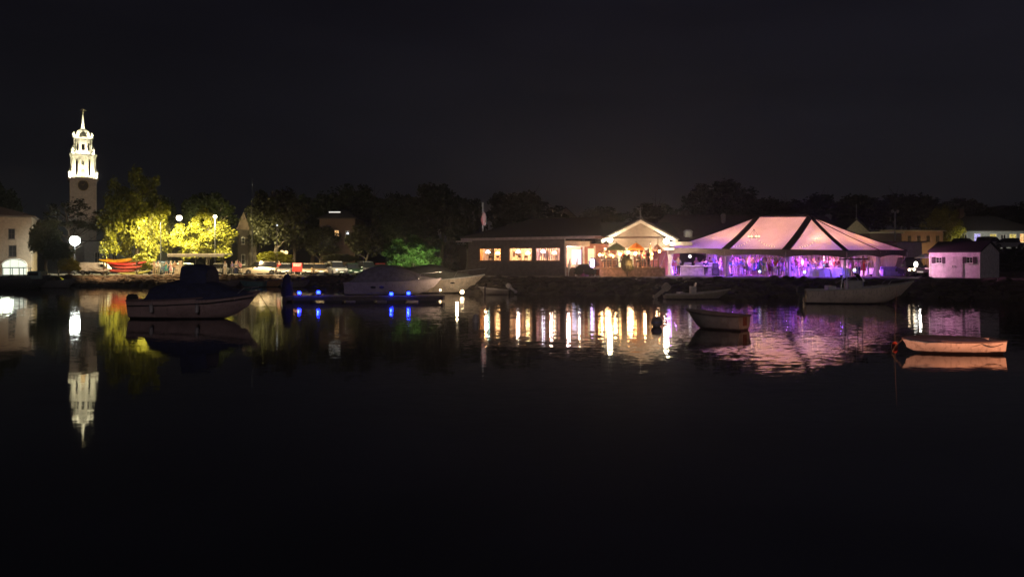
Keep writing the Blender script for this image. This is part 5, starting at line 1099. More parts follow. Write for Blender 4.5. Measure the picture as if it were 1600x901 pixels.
auto(1060, 77.6, 4, 'grey', 'black', 1.04); auto(1088, 81.0); auto(1103, 76.6, 0, 'navy', 'black'); auto(1109, 80.5); auto(1119, 79.0, 1, 'blue', 'navy'); auto(1098, 79.8); auto(1126, 76.2)
for i in range(36):       # the dancers of the second bay
    px = 1136 + (i * 2.55) + rp_.uniform(-1.2, 1.2); lo = 74.4 - (px - 1136) * .055; auto(px, lo + rp_.choice([0, .9, 1.8, 2.9, 4.0]) + rp_.uniform(0, .5))
for px, Y in ((1234, 71.2), (1239, 72.4), (1244, 70.2), (1249, 72.2), (1253, 70.8), (1259, 73.0), (1263, 74.4), (1267, 73.6), (1279, 74.8), (1283, 72.7), (1288, 75.4), (1292, 74.2), (1298, 74.8), (1303, 75.0), (1308, 73.0), (1330, 69.2), (1341, 70.0), (1349, 71.5), (1356, 70.8), (1306, 76.5), (1271, 76.3), (1247, 76.6)): auto(px, Y)
auto(1412, 70.8, 1, 'lilac', 'grey')
for px, Y, pi, sk, hr, tp, bt, lab in ((260, 98, 3, 0, 'brown', 'teal', 'teal', 'person in a teal dress standing near the quay lamp post'), (267, 98.5, 6, 2, 'blond', 'pink', 'pink', 'person in a pink dress standing next to the teal dressed one'), (241, 97.5, 4, 0, 'grey', 'cream', 'khaki', 'person in a cream top leaning forward right of the red kayaks'), (247, 98.4, 5, 1, 'dark', 'white', 'khaki', 'person in white top and khaki trousers near the kayak rack'),
        (352, 96.4, 5, 0, 'brown', 'white', 'cream', 'person in a bright white shirt and cream trousers beside the long canopy'), (362.5, 97.0, 0, 1, 'dark', 'lilac', 'grey', 'person in a lilac shirt between two people in pale tops'), (369, 98.2, 5, 2, 'grey', 'grey', 'navy', 'person in grey top and navy trousers, half hidden behind the lilac one'), (375, 96.8, 1, 0, 'dark', 'pink', 'black', 'person in pink shirt raising an arm, by the wooden turret'), (436, 97, 5, 0, 'dark', 'red', 'grey', 'person in a red shirt beside the pale kerb near the notice board'), (273, 99.2, 0, 1, 'dark', 'khaki', 'black', 'person in a khaki jacket next to the stacked crates')):
    person(lab, px, Y, height(X(px, Y), Y) + .02, pi, rp_.uniform(-.8, .8), sk, hr, tp, bt, 1.0, 'people on the left quay')
for px, Y, tp, hr, lab in ((944, 73.6, 'black', 'dark', 'diner in black at the first deck table'), (952, 73.9, 'white', 'brown', 'diner in white between the first deck tables'), (972, 74.4, 'red', 'blond', 'diner in red standing beside the green umbrella'), (999, 74.2, 'navy', 'dark', 'diner in navy under the orange umbrella'), (1006, 74.0, 'burgundy', 'brown', 'diner in burgundy just right of the orange umbrella'), (1013, 72.6, 'black', 'grey', 'grey haired diner in black at the railing under the cream umbrella')):
    person(lab, px, Y, zd_, rp_.choice([0, 3, 5, 6]), rp_.uniform(-1, 1), rp_.randrange(3), hr, tp, 'black', .98, 'diners on the deck')
# ------------------------------------------------------------------ shed
SY = 64.5
sh = house('garden_shed', 'small white shed with a black roof and two shuttered windows, lit pink by the tent', 'shed', 1491, 66.2, 4.0, 4.2, 2.2, .8, R(-50), 'gable', siding('shed_siding', (.66, .6, .62), .6, 7, 'X'), mat('black_shingle', (.015, .015, .017), .9), windows=((-1.22, 1.28, .5, .5, DGLASS, (1, 1), mat('shutter_plum', (.05, .02, .04), .7)), (1.18, 1.28, .5, .5, DGLASS, (1, 1), mat('shutter_plum', (.05, .02, .04)))), base=1.42, over=.1)
for s_ in (-1, 1):
    b = MB(); b.box((s_ * .34, -.03, .98), (.66, .05, 1.75)); b.box((s_ * .34, -.06, .98), (.5, .02, .06)); d_ = b.build('door', mat('shed_door', (.68, .6, .62), .6), sh)
    b = MB(); b.box((s_ * .1, -.08, 1.0), (.03, .04, .14)); b.build('handle', DARKM, d_)
for x in (-1.95, 1.95): b = MB(); b.box((x, -.02, 1.05), (.1, .06, 2.05)); b.build('corner_board', WHITE, sh)
# ------------------------------------------------------------------ boats
def hull(L, B, H, bow=.35, rake=.5, tw=.8, keel=-.18, floor=.12, flare=.8, sternup=0.0, full=2.2, n=16):
    out = []; sheer = []; inn = []
    for i in range(n + 1):
        t = i / n; x = -L / 2 + L * t
        bb = B / 2 * ((tw + (1 - tw) * (1 - ((.4 - t) / .4) ** 2)) if t < .4 else max(.015, 1 - ((t - .4) / .6) ** full))
        zs = H + bow * t ** 2.2 + sternup * (1 - t) ** 3; rk = rake * t ** 3
        cz = .10 + t ** 4 * (H * .55); kz = keel + (t ** 5) * (H * .75 - keel) * .8
        xb = x - rk * .75; xk = x - rk
        out.append([(x, -bb, zs), (x - rk * .3, -bb * .95, zs * .6 + cz * .4), (xb, -bb * flare * (1 - .25 * t), cz), (xk, -bb * .35, (kz + cz) / 2 - .03), (xk, 0, kz), (xk, bb * .35, (kz + cz) / 2 - .03), (xb, bb * flare * (1 - .25 * t), cz), (x - rk * .3, bb * .95, zs * .6 + cz * .4), (x, bb, zs)])
        ib = max(.008, bb - .05); xi = x - (.06 if t > .9 else 0) + (.05 if i == 0 else 0)
        iw = max(.004, bb * flare * (1 - .25 * t) - .06); zi = min(zs - .03, max(floor, cz + .05)); xj = xi - rk * .7; inn.append([(xi, -ib, zs), (xj, -iw, zi), (xj, iw, zi), (xi, ib, zs)])
        sheer.append(((x, -bb, zs), (x, bb, zs)))
    return out, inn, sheer
def boot(m0):
    """the hull paint with grime and a dark antifouling band under the waterline"""
    if m0.name.endswith('_boot'): return m0
    if m0.name + '_boot' in MATS: return MATS[m0.name + '_boot']
    m = m0.copy(); m.name = m0.name + '_boot'; n = m.node_tree; b = n.nodes['Principled BSDF']; L = n.links.new
    src = b.inputs['Base Color'].links[0].from_socket
    t = n.nodes.new('ShaderNodeTexCoord'); sp = n.nodes.new('ShaderNodeSeparateXYZ'); L(t.outputs['Object'], sp.inputs[0])
    no = n.nodes.new('ShaderNodeTexNoise'); no.inputs['Scale'].default_value = 5; no.inputs['Detail'].default_value = 6; L(t.outputs['Object'], no.inputs['Vector'])
    ad = n.nodes.new('ShaderNodeMath'); ad.operation = 'MULTIPLY_ADD'; ad.inputs[1].default_value = .05; L(no.outputs['Fac'], ad.inputs[0]); L(sp.outputs['Z'], ad.inputs[2])
    mr = n.nodes.new('ShaderNodeMapRange'); mr.inputs[1].default_value = .085; mr.inputs[2].default_value = .105; L(ad.outputs[0], mr.inputs[0])
    mp = n.nodes.new('ShaderNodeMapping'); mp.inputs['Scale'].default_value = (7, 7, .9); L(t.outputs['Object'], mp.inputs[0]); n2 = n.nodes.new('ShaderNodeTexNoise'); n2.inputs['Scale'].default_value = 1.5; n2.inputs['Detail'].default_value = 5; L(mp.outputs[0], n2.inputs['Vector'])
    m2 = n.nodes.new('ShaderNodeMapRange'); m2.inputs[1].default_value = .52; m2.inputs[2].default_value = .75; m2.inputs[3].default_value = 0; m2.inputs[4].default_value = .55; L(n2.outputs['Fac'], m2.inputs[0])
    g1 = n.nodes.new('ShaderNodeMix'); g1.data_type = 'RGBA'; L(m2.outputs[0], g1.inputs[0]); L(src, g1.inputs[6]); g1.inputs[7].default_value = (.11, .085, .06, 1)
    g2 = n.nodes.new('ShaderNodeMix'); g2.data_type = 'RGBA'; L(mr.outputs[0], g2.inputs[0]); g2.inputs[6].default_value = (.03, .022, .025, 1); L(g1.outputs[2], g2.inputs[7]); L(g2.outputs[2], b.inputs['Base Color'])
    MATS[m.name] = m; return m
def make_boat(name, label, cat, px, Y, yaw, L, B, H, hm=None, gm=None, im=None, deck=0.0, group=None, z=0.0, gw=.045, **kw):
    t = thing(name, label, cat, (X(px, Y), Y, z), yaw, group); out, inn, sheer = hull(L, B, H, **kw)
    b = MB(); b.grid(out); k = len(b.v); b.v += out[0]; b.f.append(tuple(range(k, k + 9))); b.build('hull', boot(hm or GEL), t, smooth=True)
    b = MB(); b.grid(inn); k = len(b.v); b.v += inn[0]; b.f.append(tuple(range(k, k + 4))); b.build('inner_hull', im or GELG, t)
    b = MB(); b.tube([s_[0] for s_ in sheer] + [s_[1] for s_ in sheer[::-1]], gw, 6); b.tube([sheer[0][0], sheer[0][1]], gw, 6); b.build('gunwale', gm or WHITE, t)
    if deck:
        b = MB(); m = [i for i in range(len(sheer)) if i / (len(sheer) - 1) >= 1 - deck]; b.grid([[Vector(sheer[i][0]) + Vector((0, 0, .01)), (sheer[i][0][0], 0, sheer[i][0][2] + .07), Vector(sheer[i][1]) + Vector((0, 0, .01))] for i in m]); b.build('foredeck', gm or WHITE, t)
    return t
def cover(t, st, m, name='canvas_cover', n=9, pw=.55):
    """loft over stations (x, half width, z base, z top)"""
    secs = []
    for x, w, z0, z1 in st:
        secs.append([(x, w * math.copysign(abs(math.cos(a)) ** pw, math.cos(a)), z0 + (z1 - z0) * abs(math.sin(a)) ** pw) for a in [math.pi * i / (n - 1) for i in range(n)]])
    b = MB(); b.grid(secs); 
    for q in (secs[0], secs[-1]): k = len(b.v); b.v += q; b.f.append(tuple(range(k, k + n)))
    return b.build(name, m, t, smooth=True)
def outboard(t, x, z, s_=1.0, tilt=0.0, m=None, y=0.0):
    o = bpy.data.objects.new('outboard_motor', None); COL.objects.link(o); o.parent = t; o.location = (x, y, z); o.rotation_euler = (0, tilt, 0)
    b = MB(); b.loft([[(p[0] * k * s_, p[1] * k * s_, zz * s_) for p in ((-.25, -.16), (-.3, 0), (-.25, .16), (.12, .15), (.17, 0), (.12, -.15))] for k, zz in ((.8, 0), (1, .1), (1, .36), (.7, .46))]); b.build('cowling', m or BLACK, o, bevel=.015)
    b = MB(); b.loft([[(p[0] * s_, p[1] * s_, zz * s_) for p in ((-.14 + k, -.05), (.06 + k, -.05), (.06 + k, .05), (-.14 + k, .05))] for k, zz in ((0, 0), (-.02, -.4), (-.04, -.75))]); b.box((-.06 * s_, 0, -.62 * s_), (.4 * s_, .22 * s_, .02)); b.build('leg', m or BLACK, o)
    b = MB(); b.box((.12 * s_, 0, -.05 * s_), (.12 * s_, .24 * s_, .3 * s_)); b.build('bracket', DARKM, o)
    return o
REDLIT = mat('reddish_lit_hull', (.26, .18, .17), .45, 0, .12, 2)  # white hull; the reddish lamp tone is put into its colour
a = make_boat('motorboat', 'moored motorboat under navy canvas with a tall dark console cover, bow pointing right', 'boat', 309, 37.2, R(-6), 6.1, 2.2, .86, hm=REDLIT, gm=mat('rubbing_strake', (.12, .08, .08), .5), bow=.42, rake=.75, deck=.25)
cover(a, [(-2.55, .9, .80, .86), (-2.15, .95, .82, 1.0), (-1.95, .98, .84, 1.5), (-1.6, 1.0, .84, 1.62), (-1.0, 1.02, .84, 1.80), (-.45, 1.02, .86, 1.9), (.9, 1.02, .92, 1.72), (1.6, .9, .98, 1.45), (2.3, .62, 1.08, 1.32), (2.8, .2, 1.16, 1.24)], NAVY, pw=.7)
cover(a, [(-.62, .5, 1.7, 2.3), (-.5, .68, 1.6, 2.5), (.0, .72, 1.5, 2.56), (.6, .7, 1.5, 2.5), (.74, .62, 1.5, 2.3)], NAVY, 'console_cover', pw=.4)
outboard(a, -3.2, .62, 1.1)
b = MB(); b.tube([(-2.9, -1.02, .62), (-1, -1.14, .66), (1, -1.06, .76), (2.1, -.72, .9), (2.8, -.22, 1.02)], .03, 6); b.build('rub_rail', BLACK, a)
b = MB(); b.tube([(3.0, 0, 1.2), (3.5, -.05, .5), (3.8, -.1, .02)], .015, 5); b.build('mooring_line', WOOD, a)
for x_ in (-1.6, .6): b = MB(); b.lathe([(.02, 0), (.09, .06), (.09, .36), (.02, .42)], (x_, -1.22, .3), 8); b.tube([(x_, -1.2, .7), (x_, -1.14, .95)], .01, 4); b.build('fender', mat('fender_dull', (.22, .2, .2), .6), a)
b = MB(); b.tube([(2.2, -.6, 1.15), (2.5, -.45, 1.45), (3.0, 0, 1.5), (2.5, .45, 1.45), (2.2, .6, 1.15)], .025, 6); b.build('bow_rail', STEEL, a)
b = MB(); b.box((2.75, 0, 1.3), (.25, .12, .08)); b.build('cleat', STEEL, a)
# cruisers behind the float
CR = mat('cruiser_hull_mauve', (.40, .34, .38), .4, 0, .1, 1.5)
a = make_boat('cabin_cruiser', 'large dim cabin cruiser shrouded in grey canvas, behind the blue dock lights', 'boat', 616, 64.5, R(-5), 7.8, 2.8, 1.0, hm=CR, gm=CR, bow=.35, rake=.8, deck=.3)
cover(a, [(-3.85, .9, .7, .8), (-3.5, 1.15, .9, 1.1), (-2.7, 1.25, .95, 1.85), (-2.1, 1.25, 1.0, 2.2), (-1.0, 1.2, 1.0, 2.42), (.2, 1.2, 1.0, 2.45), (1.0, 1.15, 1.05, 2.1), (2.0, .95, 1.1, 1.75), (3.0, .55, 1.2, 1.5), (3.6, .15, 1.3, 1.36)], GREYC, pw=.6)
for x in (-1.4, -.7):
    b = MB(); b.prism([(x + .22 * math.cos(i * .52), -1.40, .66 + .1 * math.sin(i * .52)) for i in range(12)], (0, .1, 0)); b.build('porthole', DGLASS, a)
b = MB(); b.tube([(2.2, -.95, 1.3), (2.4, -.85, 1.75), (3.9, 0, 1.9), (2.4, .85, 1.75), (2.2, .95, 1.3)], .025, 6); b.build('bow_rail', STEEL, a)
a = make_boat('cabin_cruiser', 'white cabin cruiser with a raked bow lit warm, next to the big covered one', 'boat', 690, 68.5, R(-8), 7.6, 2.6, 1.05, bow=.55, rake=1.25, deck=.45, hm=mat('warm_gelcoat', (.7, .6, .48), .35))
cover(a, [(-3.2, 1.0, .9, 1.8), (-2.4, 1.15, 1.0, 2.35), (-1.0, 1.15, 1.0, 2.5), (-.2, 1.1, 1.0, 2.4), (.9, .95, 1.1, 1.95), (2.2, .65, 1.2, 1.7), (2.9, .3, 1.3, 1.5)], mat('dark_green_canvas', (.12, .13, .11), .8), pw=.6)
b = MB(); b.prism([(-.1, -.9, 1.75), (1.6, -.62, 1.6), (1.6, -.55, 1.72), (0, -.75, 2.15)], (0, 0.05, 0)); b.build('side_window', DGLASS, a)
b = MB(); b.tube([(1.3, -1.0, 1.35), (1.6, -.9, 1.9), (3.9, 0, 2.15), (1.6, .9, 1.9), (1.3, 1.0, 1.35)], .022, 6); b.build('bow_rail', STEEL, a)
b = MB(); b.prism([(1.2 + .2 * math.cos(i * .52), -1.12, .9 + .07 * math.sin(i * .52)) for i in range(12)], (0, .1, 0)); b.build('porthole', DGLASS, a)
lamp('dock_lamp_light', 'POINT', (X(716, 64), 62.8, .95), 330, (1, .72, .42), .1)
for px, py, s_, lab in ((722, 456, .17, 'bright warm lamp on a short post in front of the white cruiser'), (688, 453, .09, 'tiny warm lamp between the two cruisers')):
    t = thing('dock_lamp', lab, 'lamp', (X(px, 63.2), 63.2, .3)); b = MB(); b.sphere((0, 0, Z(py, 63.2) - .3), s_, 8); b.build('lamp_head', em('dock_lamp_glow', (1, .72, .4), 9), t, smooth=True); b = MB(); b.tube([(0, 0, -.2), (0, 0, Z(py, 63.2) - .3 - s_)], .04, 6); b.build('post', DARKM, t)
a = make_boat('skiff', 'small dark skiff with a raised motor beside the bow of the white cruiser', 'boat', 772, 65.5, R(170), 2.6, 1.2, .42, hm=mat('dark_hull', (.09, .08, .085), .5), gm=mat('dull_grey', (.22, .2, .2), .6), rake=.3, bow=.2)
outboard(a, -1.35, .55, .9, R(50), mat('motor_grey', (.3, .28, .28), .5))
# dock with blue lamps
dk = thing('floating_dock', 'low dark floating dock carrying four blue lamps', 'dock', (0, 0, 0)); DYk = 52.5; a0, a1 = X(446, DYk), X(692, DYk)
b = MB(); n = 26
for i in range(n): b.b2(a0 + (a1 - a0) * i / n + .012, a0 + (a1 - a0) * (i + 1) / n - .012, DYk, DYk + 1.6, .36, .40)
b.build('decking', WOOD, dk)
b = MB(); b.b2(a0, a1, DYk - .05, DYk + 1.65, .12, .355); b.build('edge_beam', mat('dark_wood', (.06, .045, .04), .8, 0, .3, 4), dk)
for k in range(5):
    b = MB(); x = a0 + (a1 - a0) * (k + .5) / 5; b.b2(x - .6, x + .6, DYk + .1, DYk + 1.5, -.2, .11); b.build('float', BLACK, dk)
for px, py, lab in ((467, 457.5, 'blue dock lamp nearest the dark covered piling'), (497, 456.5, 'second blue dock lamp from the covered piling'), (611, 459, 'blue dock lamp below the big covered cruiser, left of its twin'), (638, 458, 'blue dock lamp at the far end, below the cruiser bow')):
    t = thing('dock_light', lab, 'lamp', (X(px, DYk), DYk + .1, .40), 0, 'blue lamps on the floating dock'); zz = Z(py, DYk) - .40
    b = MB(); b.lathe([(.09, 0), (.09, .04), (.05, .06), (.05, max(.08, zz - .08))], (0, 0, 0), 8); b.build('post', DARKM, t)
    b = MB(); b.lathe([(.06, -.10), (.115, -.06), (.115, .06), (.06, .10)], (0, 0, zz), 10); b.build('lens', em('blue_lens', (.006, .018, 1.0), 34), t, smooth=True)
    b = MB(); b.lathe([(.15, .11), (.11, .17), (.02, .2)], (0, 0, zz), 10); b.build('cap', DARKM, t)
    lamp('dock_light_glow', 'POINT', (X(px, DYk), DYk - .12, .40 + zz), 9, (.015, .03, 1), .05)
t = thing('covered_piling', 'dark canvas wrapped piling at the end of the floating dock', 'piling', (X(446, 53.2), 53.6, 0))
b = MB(); b.tube([(0, 0, -1), (0, 0, 1.55)], .16, 10); b.tube([(.3, .1, -1), (.12, .02, 1.3)], .14, 8); b.tube([(-.3, .1, -1), (-.1, .02, 1.4)], .14, 8); b.build('piling', mat('dark_wood', (.06, .045, .04)), t)
b = MB(); b.lathe([(.42, .35), (.4, .8), (.3, 1.3), (.24, 1.7), (.1, 1.85)], (0, 0, 0), 10); b.build('canvas_wrap', mat('tarred_canvas', (.006, .006, .006), .9), t, smooth=True)
# skiff with console and raised motor
a = make_boat('skiff', 'low pale open skiff with a small console and raised motor below the tent', 'boat', 1090, 57.0, R(2), 4.8, 1.7, .34, hm=mat('olive_gelcoat', (.34, .30, .22), .5), gm=mat('olive_rim', (.42, .38, .3), .5), bow=.38, rake=.7, tw=.75)
outboard(a, -2.45, .62, 1.25, R(48), mat('motor_tan', (.36, .31, .24), .5))
b = MB(); b.box((-.35, 0, .55), (.4, .5, .75)); b.prism([(-.2, -.25, .93), (-.2, .25, .93), (-.12, .2, 1.2), (-.12, -.2, 1.2)], (.03, 0, 0)); b.build('console', mat('console_pale', (.5, .47, .42), .5), a, bevel=.02)
b = MB(); b.box((-1.2, 0, .35), (.4, 1.3, .3)); b.build('bench', GELG, a, bevel=.02)
# console boat on the right
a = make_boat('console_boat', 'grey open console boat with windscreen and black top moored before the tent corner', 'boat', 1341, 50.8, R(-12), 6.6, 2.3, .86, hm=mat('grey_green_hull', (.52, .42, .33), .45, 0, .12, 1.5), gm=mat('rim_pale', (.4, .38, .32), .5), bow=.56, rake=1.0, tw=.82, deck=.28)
for s_ in (-1, 1):
    b = MB(); b.box((-.3 + .0, s_ * .45, 1.05), (.9, .5, .9)); b.build('console', mat('console_grey', (.25, .24, .22), .5), a, bevel=.04)
b = MB(); b.grid([[(.2, -.8, 1.45), (.35, 0, 1.45), (.2, .8, 1.45)], [(-.15, -.75, 1.95), (0, 0, 1.98), (-.15, .75, 1.95)]]); w = b.build('windscreen', GLASS, a, thick=.01)
b = MB(); b.tube([(.2, -.8, 1.45), (-.15, -.75, 1.95), (0, 0, 1.98), (-.15, .75, 1.95), (.2, .8, 1.45)], .02, 5); b.tube([(-1.2, -.8, 1.3), (-.15, -.75, 1.95)], .02, 5); b.tube([(-1.2, .8, 1.3), (-.15, .75, 1.95)], .02, 5); b.tube([(.35, 0, 1.45), (0, 0, 1.98)], .015, 5); b.build('screen_frame', STEEL, a)
b = MB()
for sx_, xt in ((-.9, -.7), (.15, 0.1)):
    for s_ in (-1, 1): b.tube([(sx_, s_ * .75, .9), (xt, s_ * .62, 2.82)], .03, 6)
b.build('top_frame', STEEL, a)
b = MB(); b.box((-.3, 0, 2.86), (1.5, 1.6, .08)); b.build('hard_top', BLACK, a, bevel=.03)
b = MB(); b.box((-1.7, 0, .85), (.5, 1.4, .6)); b.build('bench', GELG, a, bevel=.04)
outboard(a, -3.45, .6, 1.1, 0, BLACK)
b = MB(); b.tube([(1.6, -.8, 1.25), (1.8, -.75, 1.5), (3.2, 0, 1.6), (1.8, .75, 1.5), (1.6, .8, 1.25)], .022, 6); b.build('bow_rail', STEEL, a)
# small dinghy seen from its quarter
a = make_boat('dinghy', 'small dark pram dinghy floating in the pink reflection with its transom toward us', 'dinghy', 1117, 31.2, R(140), 2.45, 1.35, .56, hm=mat('dinghy_brown', (.17, .165, .155), .55, 0, .2, 3), gm=mat('dinghy_rim', (.08, .065, .06), .6), im=mat('dinghy_inside', (.1, .09, .08), .7), bow=.16, rake=.3, tw=.86, full=3.2)
b = MB(); b.box((-.1, 0, .42), (.26, 1.2, .03)); b.build('thwart', WOOD, a); b = MB(); b.box((-.95, 0, .42), (.3, 1.05, .03)); b.build('stern_seat', WOOD, a)
b = MB(); b.box((-1.24, 0, .36), (.05, .3, .34)); b.build('motor_pad', mat('red_pad', (.10, .035, .025), .6), a)
# rowing boat on the right, close
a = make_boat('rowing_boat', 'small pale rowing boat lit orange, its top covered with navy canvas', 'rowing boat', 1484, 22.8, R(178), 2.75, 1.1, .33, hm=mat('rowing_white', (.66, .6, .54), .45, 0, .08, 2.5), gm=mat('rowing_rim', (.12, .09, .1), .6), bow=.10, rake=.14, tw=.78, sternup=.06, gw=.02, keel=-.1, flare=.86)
cover(a, [(-1.1, .38, .31, .36), (-.85, .47, .31, .46), (0, .545, .33, .50), (.75, .44, .36, .51), (1.15, .22, .40, .49), (1.34, .05, .43, .47)], NAVY, pw=.75)
b = MB(); pts = [(-1.22 + i * .12, .49 + .06 * (1 - abs(i - 4) / 5), .32 - .075 * math.sin(math.pi * (i % 5) / 5)) for i in range(11)]; b.tube(pts, .009, 4); b.build('lashing_line', mat('dark_rope', (.06, .04, .03), .8), a)
b = MB(); b.tube([(1.34, 0, .40), (1.55, 0, .2), (1.65, 0, .02)], .008, 5); b.build('mooring_line', WOOD, a)
t = thing('mooring_buoy', 'small red pickup buoy with a tall thin whip beside the rowing boat', 'buoy', (X(1398, 24.4), 24.4, 0))
b = MB(); b.lathe([(.02, -.12), (.09, -.06), (.10, .06), (.06, .15), (.02, .17)], (0, 0, 0), 12); b.build('float', mat('buoy_red', (.45, .06, .05), .5), t, smooth=True)
b = MB(); b.tube([(0, 0, .1), (.02, 0, 1.0), (.07, 0, 1.85)], .008, 6, .004); b.build('whip', mat('whip_dull', (.07, .06, .055), .5), t)
t = thing('mooring_ball', 'round dark mooring ball floating among the golden reflections', 'buoy', (X(1026, 32.3), 32.3, 0))
b = MB(); b.sphere((0, 0, .19), .23, 14); b.build('float', mat('buoy_grey', (.16, .14, .14), .6), t, smooth=True)
b = MB(); b.lathe([(.235, 0), (.235, .03)], (0, 0, .17), 16); b.build('band', mat('buoy_band', (.08, .1, .25), .6), t); b = MB(); b.tube([(.05 * math.cos(i * .6), 0, .44 + .05 * math.sin(i * .6)) for i in range(11)], .012, 5); b.build('eye', STEEL, t)
t = thing('mooring_ball', 'pale oval mooring float just off the white cruiser', 'buoy', (X(743, 34.5), 34.5, 0)); b = MB(); b.lathe([(.03, -.1), (.12, -.05), (.13, .2), (.09, .34), (.02, .38)], (0, 0, 0), 12); b.build('float', mat('float_pale', (.28, .24, .22), .5), t, smooth=True)
t = thing('piling', 'thin wooden piling in the water in front of the restaurant windows', 'piling', (X(757, 60), 60, 0)); b = MB(); b.tube([(0, 0, -1.5), (0.02, 0, .75)], .08, 8); b.build('post', WOOD, t); b = MB(); b.lathe([(.1, .72), (.1, .8), (.02, .84)], (0.02, 0, 0), 8); b.build('cap', mat('cap_pale', (.35, .32, .3), .6), t)
# boats on the left
DH = mat('black_hull', (.05, .05, .055), .5)
a = make_boat('workboat', 'dark moored workboat with a teal framed wheel shelter before the glowing arch', 'boat', 28, 80, R(4), 6.4, 2.2, 1.0, hm=DH, gm=mat('dull_grey', (.22, .2, .2)), bow=.4, rake=.7, deck=.35)
b = MB(); b.b2(-1.2, 1.0, -.7, .7, 2.1, 2.18); 
for x in (-1.1, -.2, .9):
    for y in (-.65, .65): b.tube([(x, y, .9), (x, y, 2.1)], .035, 6)
b.build('shelter_frame', mat('teal_frame', (.08, .2, .17), .5), a)
b = MB(); b.box((1.9, 0, 1.4), (1.3, 1.5, .8)); b.build('cabin', mat('teal_cabin', (.25, .38, .34), .5), a, bevel=.08); b = MB(); b.box((1.9, -.76, 1.5), (.9, .03, .3)); b.build('cabin_window', DGLASS, a)
a = make_boat('runabout', 'small dark runabout with a low windscreen moored next to the dark workboat', 'boat', 93, 82, R(-4), 3.6, 1.6, .7, hm=mat('slate_hull', (.16, .15, .15), .5), gm=mat('dull_grey', (.22, .2, .2)), bow=.3, rake=.5, deck=.4)
b = MB(); b.grid([[(.1, -.6, .8), (.3, 0, .8), (.1, .6, .8)], [(-.15, -.55, 1.15), (0, 0, 1.17), (-.15, .55, 1.15)]]); b.build('windscreen', DGLASS, a, thick=.02); outboard(a, -1.9, .7, .9)
for px, Y, yaw, L, hc, lab in ((394, 85.5, 175, 2.9, (.14, .28, .28), 'teal rowing boat pulled up behind the bow of the canvas covered motorboat'), (420, 86.5, 8, 3.2, (.38, .2, .08), 'varnished orange brown rowing boat beside the teal one'), (352, 86.0, 5, 3.4, (.2, .16, .17), 'dull mauve rowing boat behind the tall console cover'), (462, 84, 12, 3.0, (.2, .18, .14), 'olive rowing boat behind the first blue dock lamp')):
    a = make_boat('rowing_boat', lab, 'rowing boat', px, Y, R(yaw), L, 1.3, .62, hm=mat('rb%d' % px, hc, .5, 0, .15, 3), gm=WOOD, im=WOOD, bow=.2, rake=.3, z=.0)
    for x in (-.6, .4): b = MB(); b.box((x, 0, .5), (.22, 1.1, .03)); b.build('thwart', WOOD, a)
# kayak rack
kr = thing('kayak_rack', 'open timber rack holding kayaks at the edge of the left quay', 'rack', (X(190, 95.8), 95.8, 1.14)); b = MB()
for x in (-2.0, 2.0):
    b = MB()
    for y in (-.35, .35): b.box((x, y, .85), (.1, .1, 1.7))
    for z in (.3, .72, 1.12, 1.5): b.box((x, 0, z), (.09, 1.0, .07))
    b.build('rack_frame', WOOD, kr)
b = MB(); b.box((0, .35, 1.72), (4.1, .08, .06)); b.build('crossbar', WOOD, kr)
def kayak(label, x, z, col, L, yaw, ck=[]):
    m = mat('kayak_%s' % col[0], col[1], .35, 0, .08, 2); t = thing('kayak', label, 'kayak', (X(190, 95.8) + x, 95.8 + (.0), 1.14 + z), yaw, 'kayaks on the rack')
    secs = [];
    for i in range(13):
        u = i / 12; w = .33 * math.sin(math.pi * min(.985, max(.015, u))) ** .75; r = .12 * (abs(2 * u - 1) ** 3); r = .26 * (abs(2 * u - 1) ** 2); secs.append([((u - .5) * L, w * math.cos(a), r + .20 * math.sin(a) * (w / .33) ** .5) for a in [j * math.pi / 6 for j in range(12)]])
    b = MB(); b.loft(secs); b.build('hull', m, t, smooth=True); t.rotation_euler = (.25, -yaw * .9, yaw * 4)
    b = MB(); b.tube([(.42 * math.cos(a), .2 * math.sin(a), .155) for a in [j * math.pi / 6 for j in range(13)]], .03, 5); b.build('cockpit_rim', BLACK, t)
for lab, x, z, c, L, yw in (('yellow kayak on the top shelf of the rack', -.75, 1.70, ('yellow', (.72, .46, .02)), 3.7, .05), ('amber kayak on the top shelf reaching past the yellow one', -.3, 1.66, ('amber', (.7, .3, .03)), 3.4, -.03), ('long red kayak on the second shelf, sticking out to the right', .65, 1.32, ('red', (.62, .06, .05)), 4.6, .03), ('pink red kayak on the third shelf', .5, .92, ('coral', (.65, .14, .12)), 4.4, -.04), ('dull red kayak on the lowest shelf', .1, .50, ('brick', (.5, .1, .08)), 4.2, .02)): kayak(lab, x, z, c, L, yw)
kayak('pale green kayak lying on the ground under the rack', 1.6, .18, ('lime', (.4, .42, .1)), 3.6, .1); kayak('white kayak leaning low at the van end of the rack', -2.6, .55, ('white', (.6, .56, .5)), 3.0, -.06)
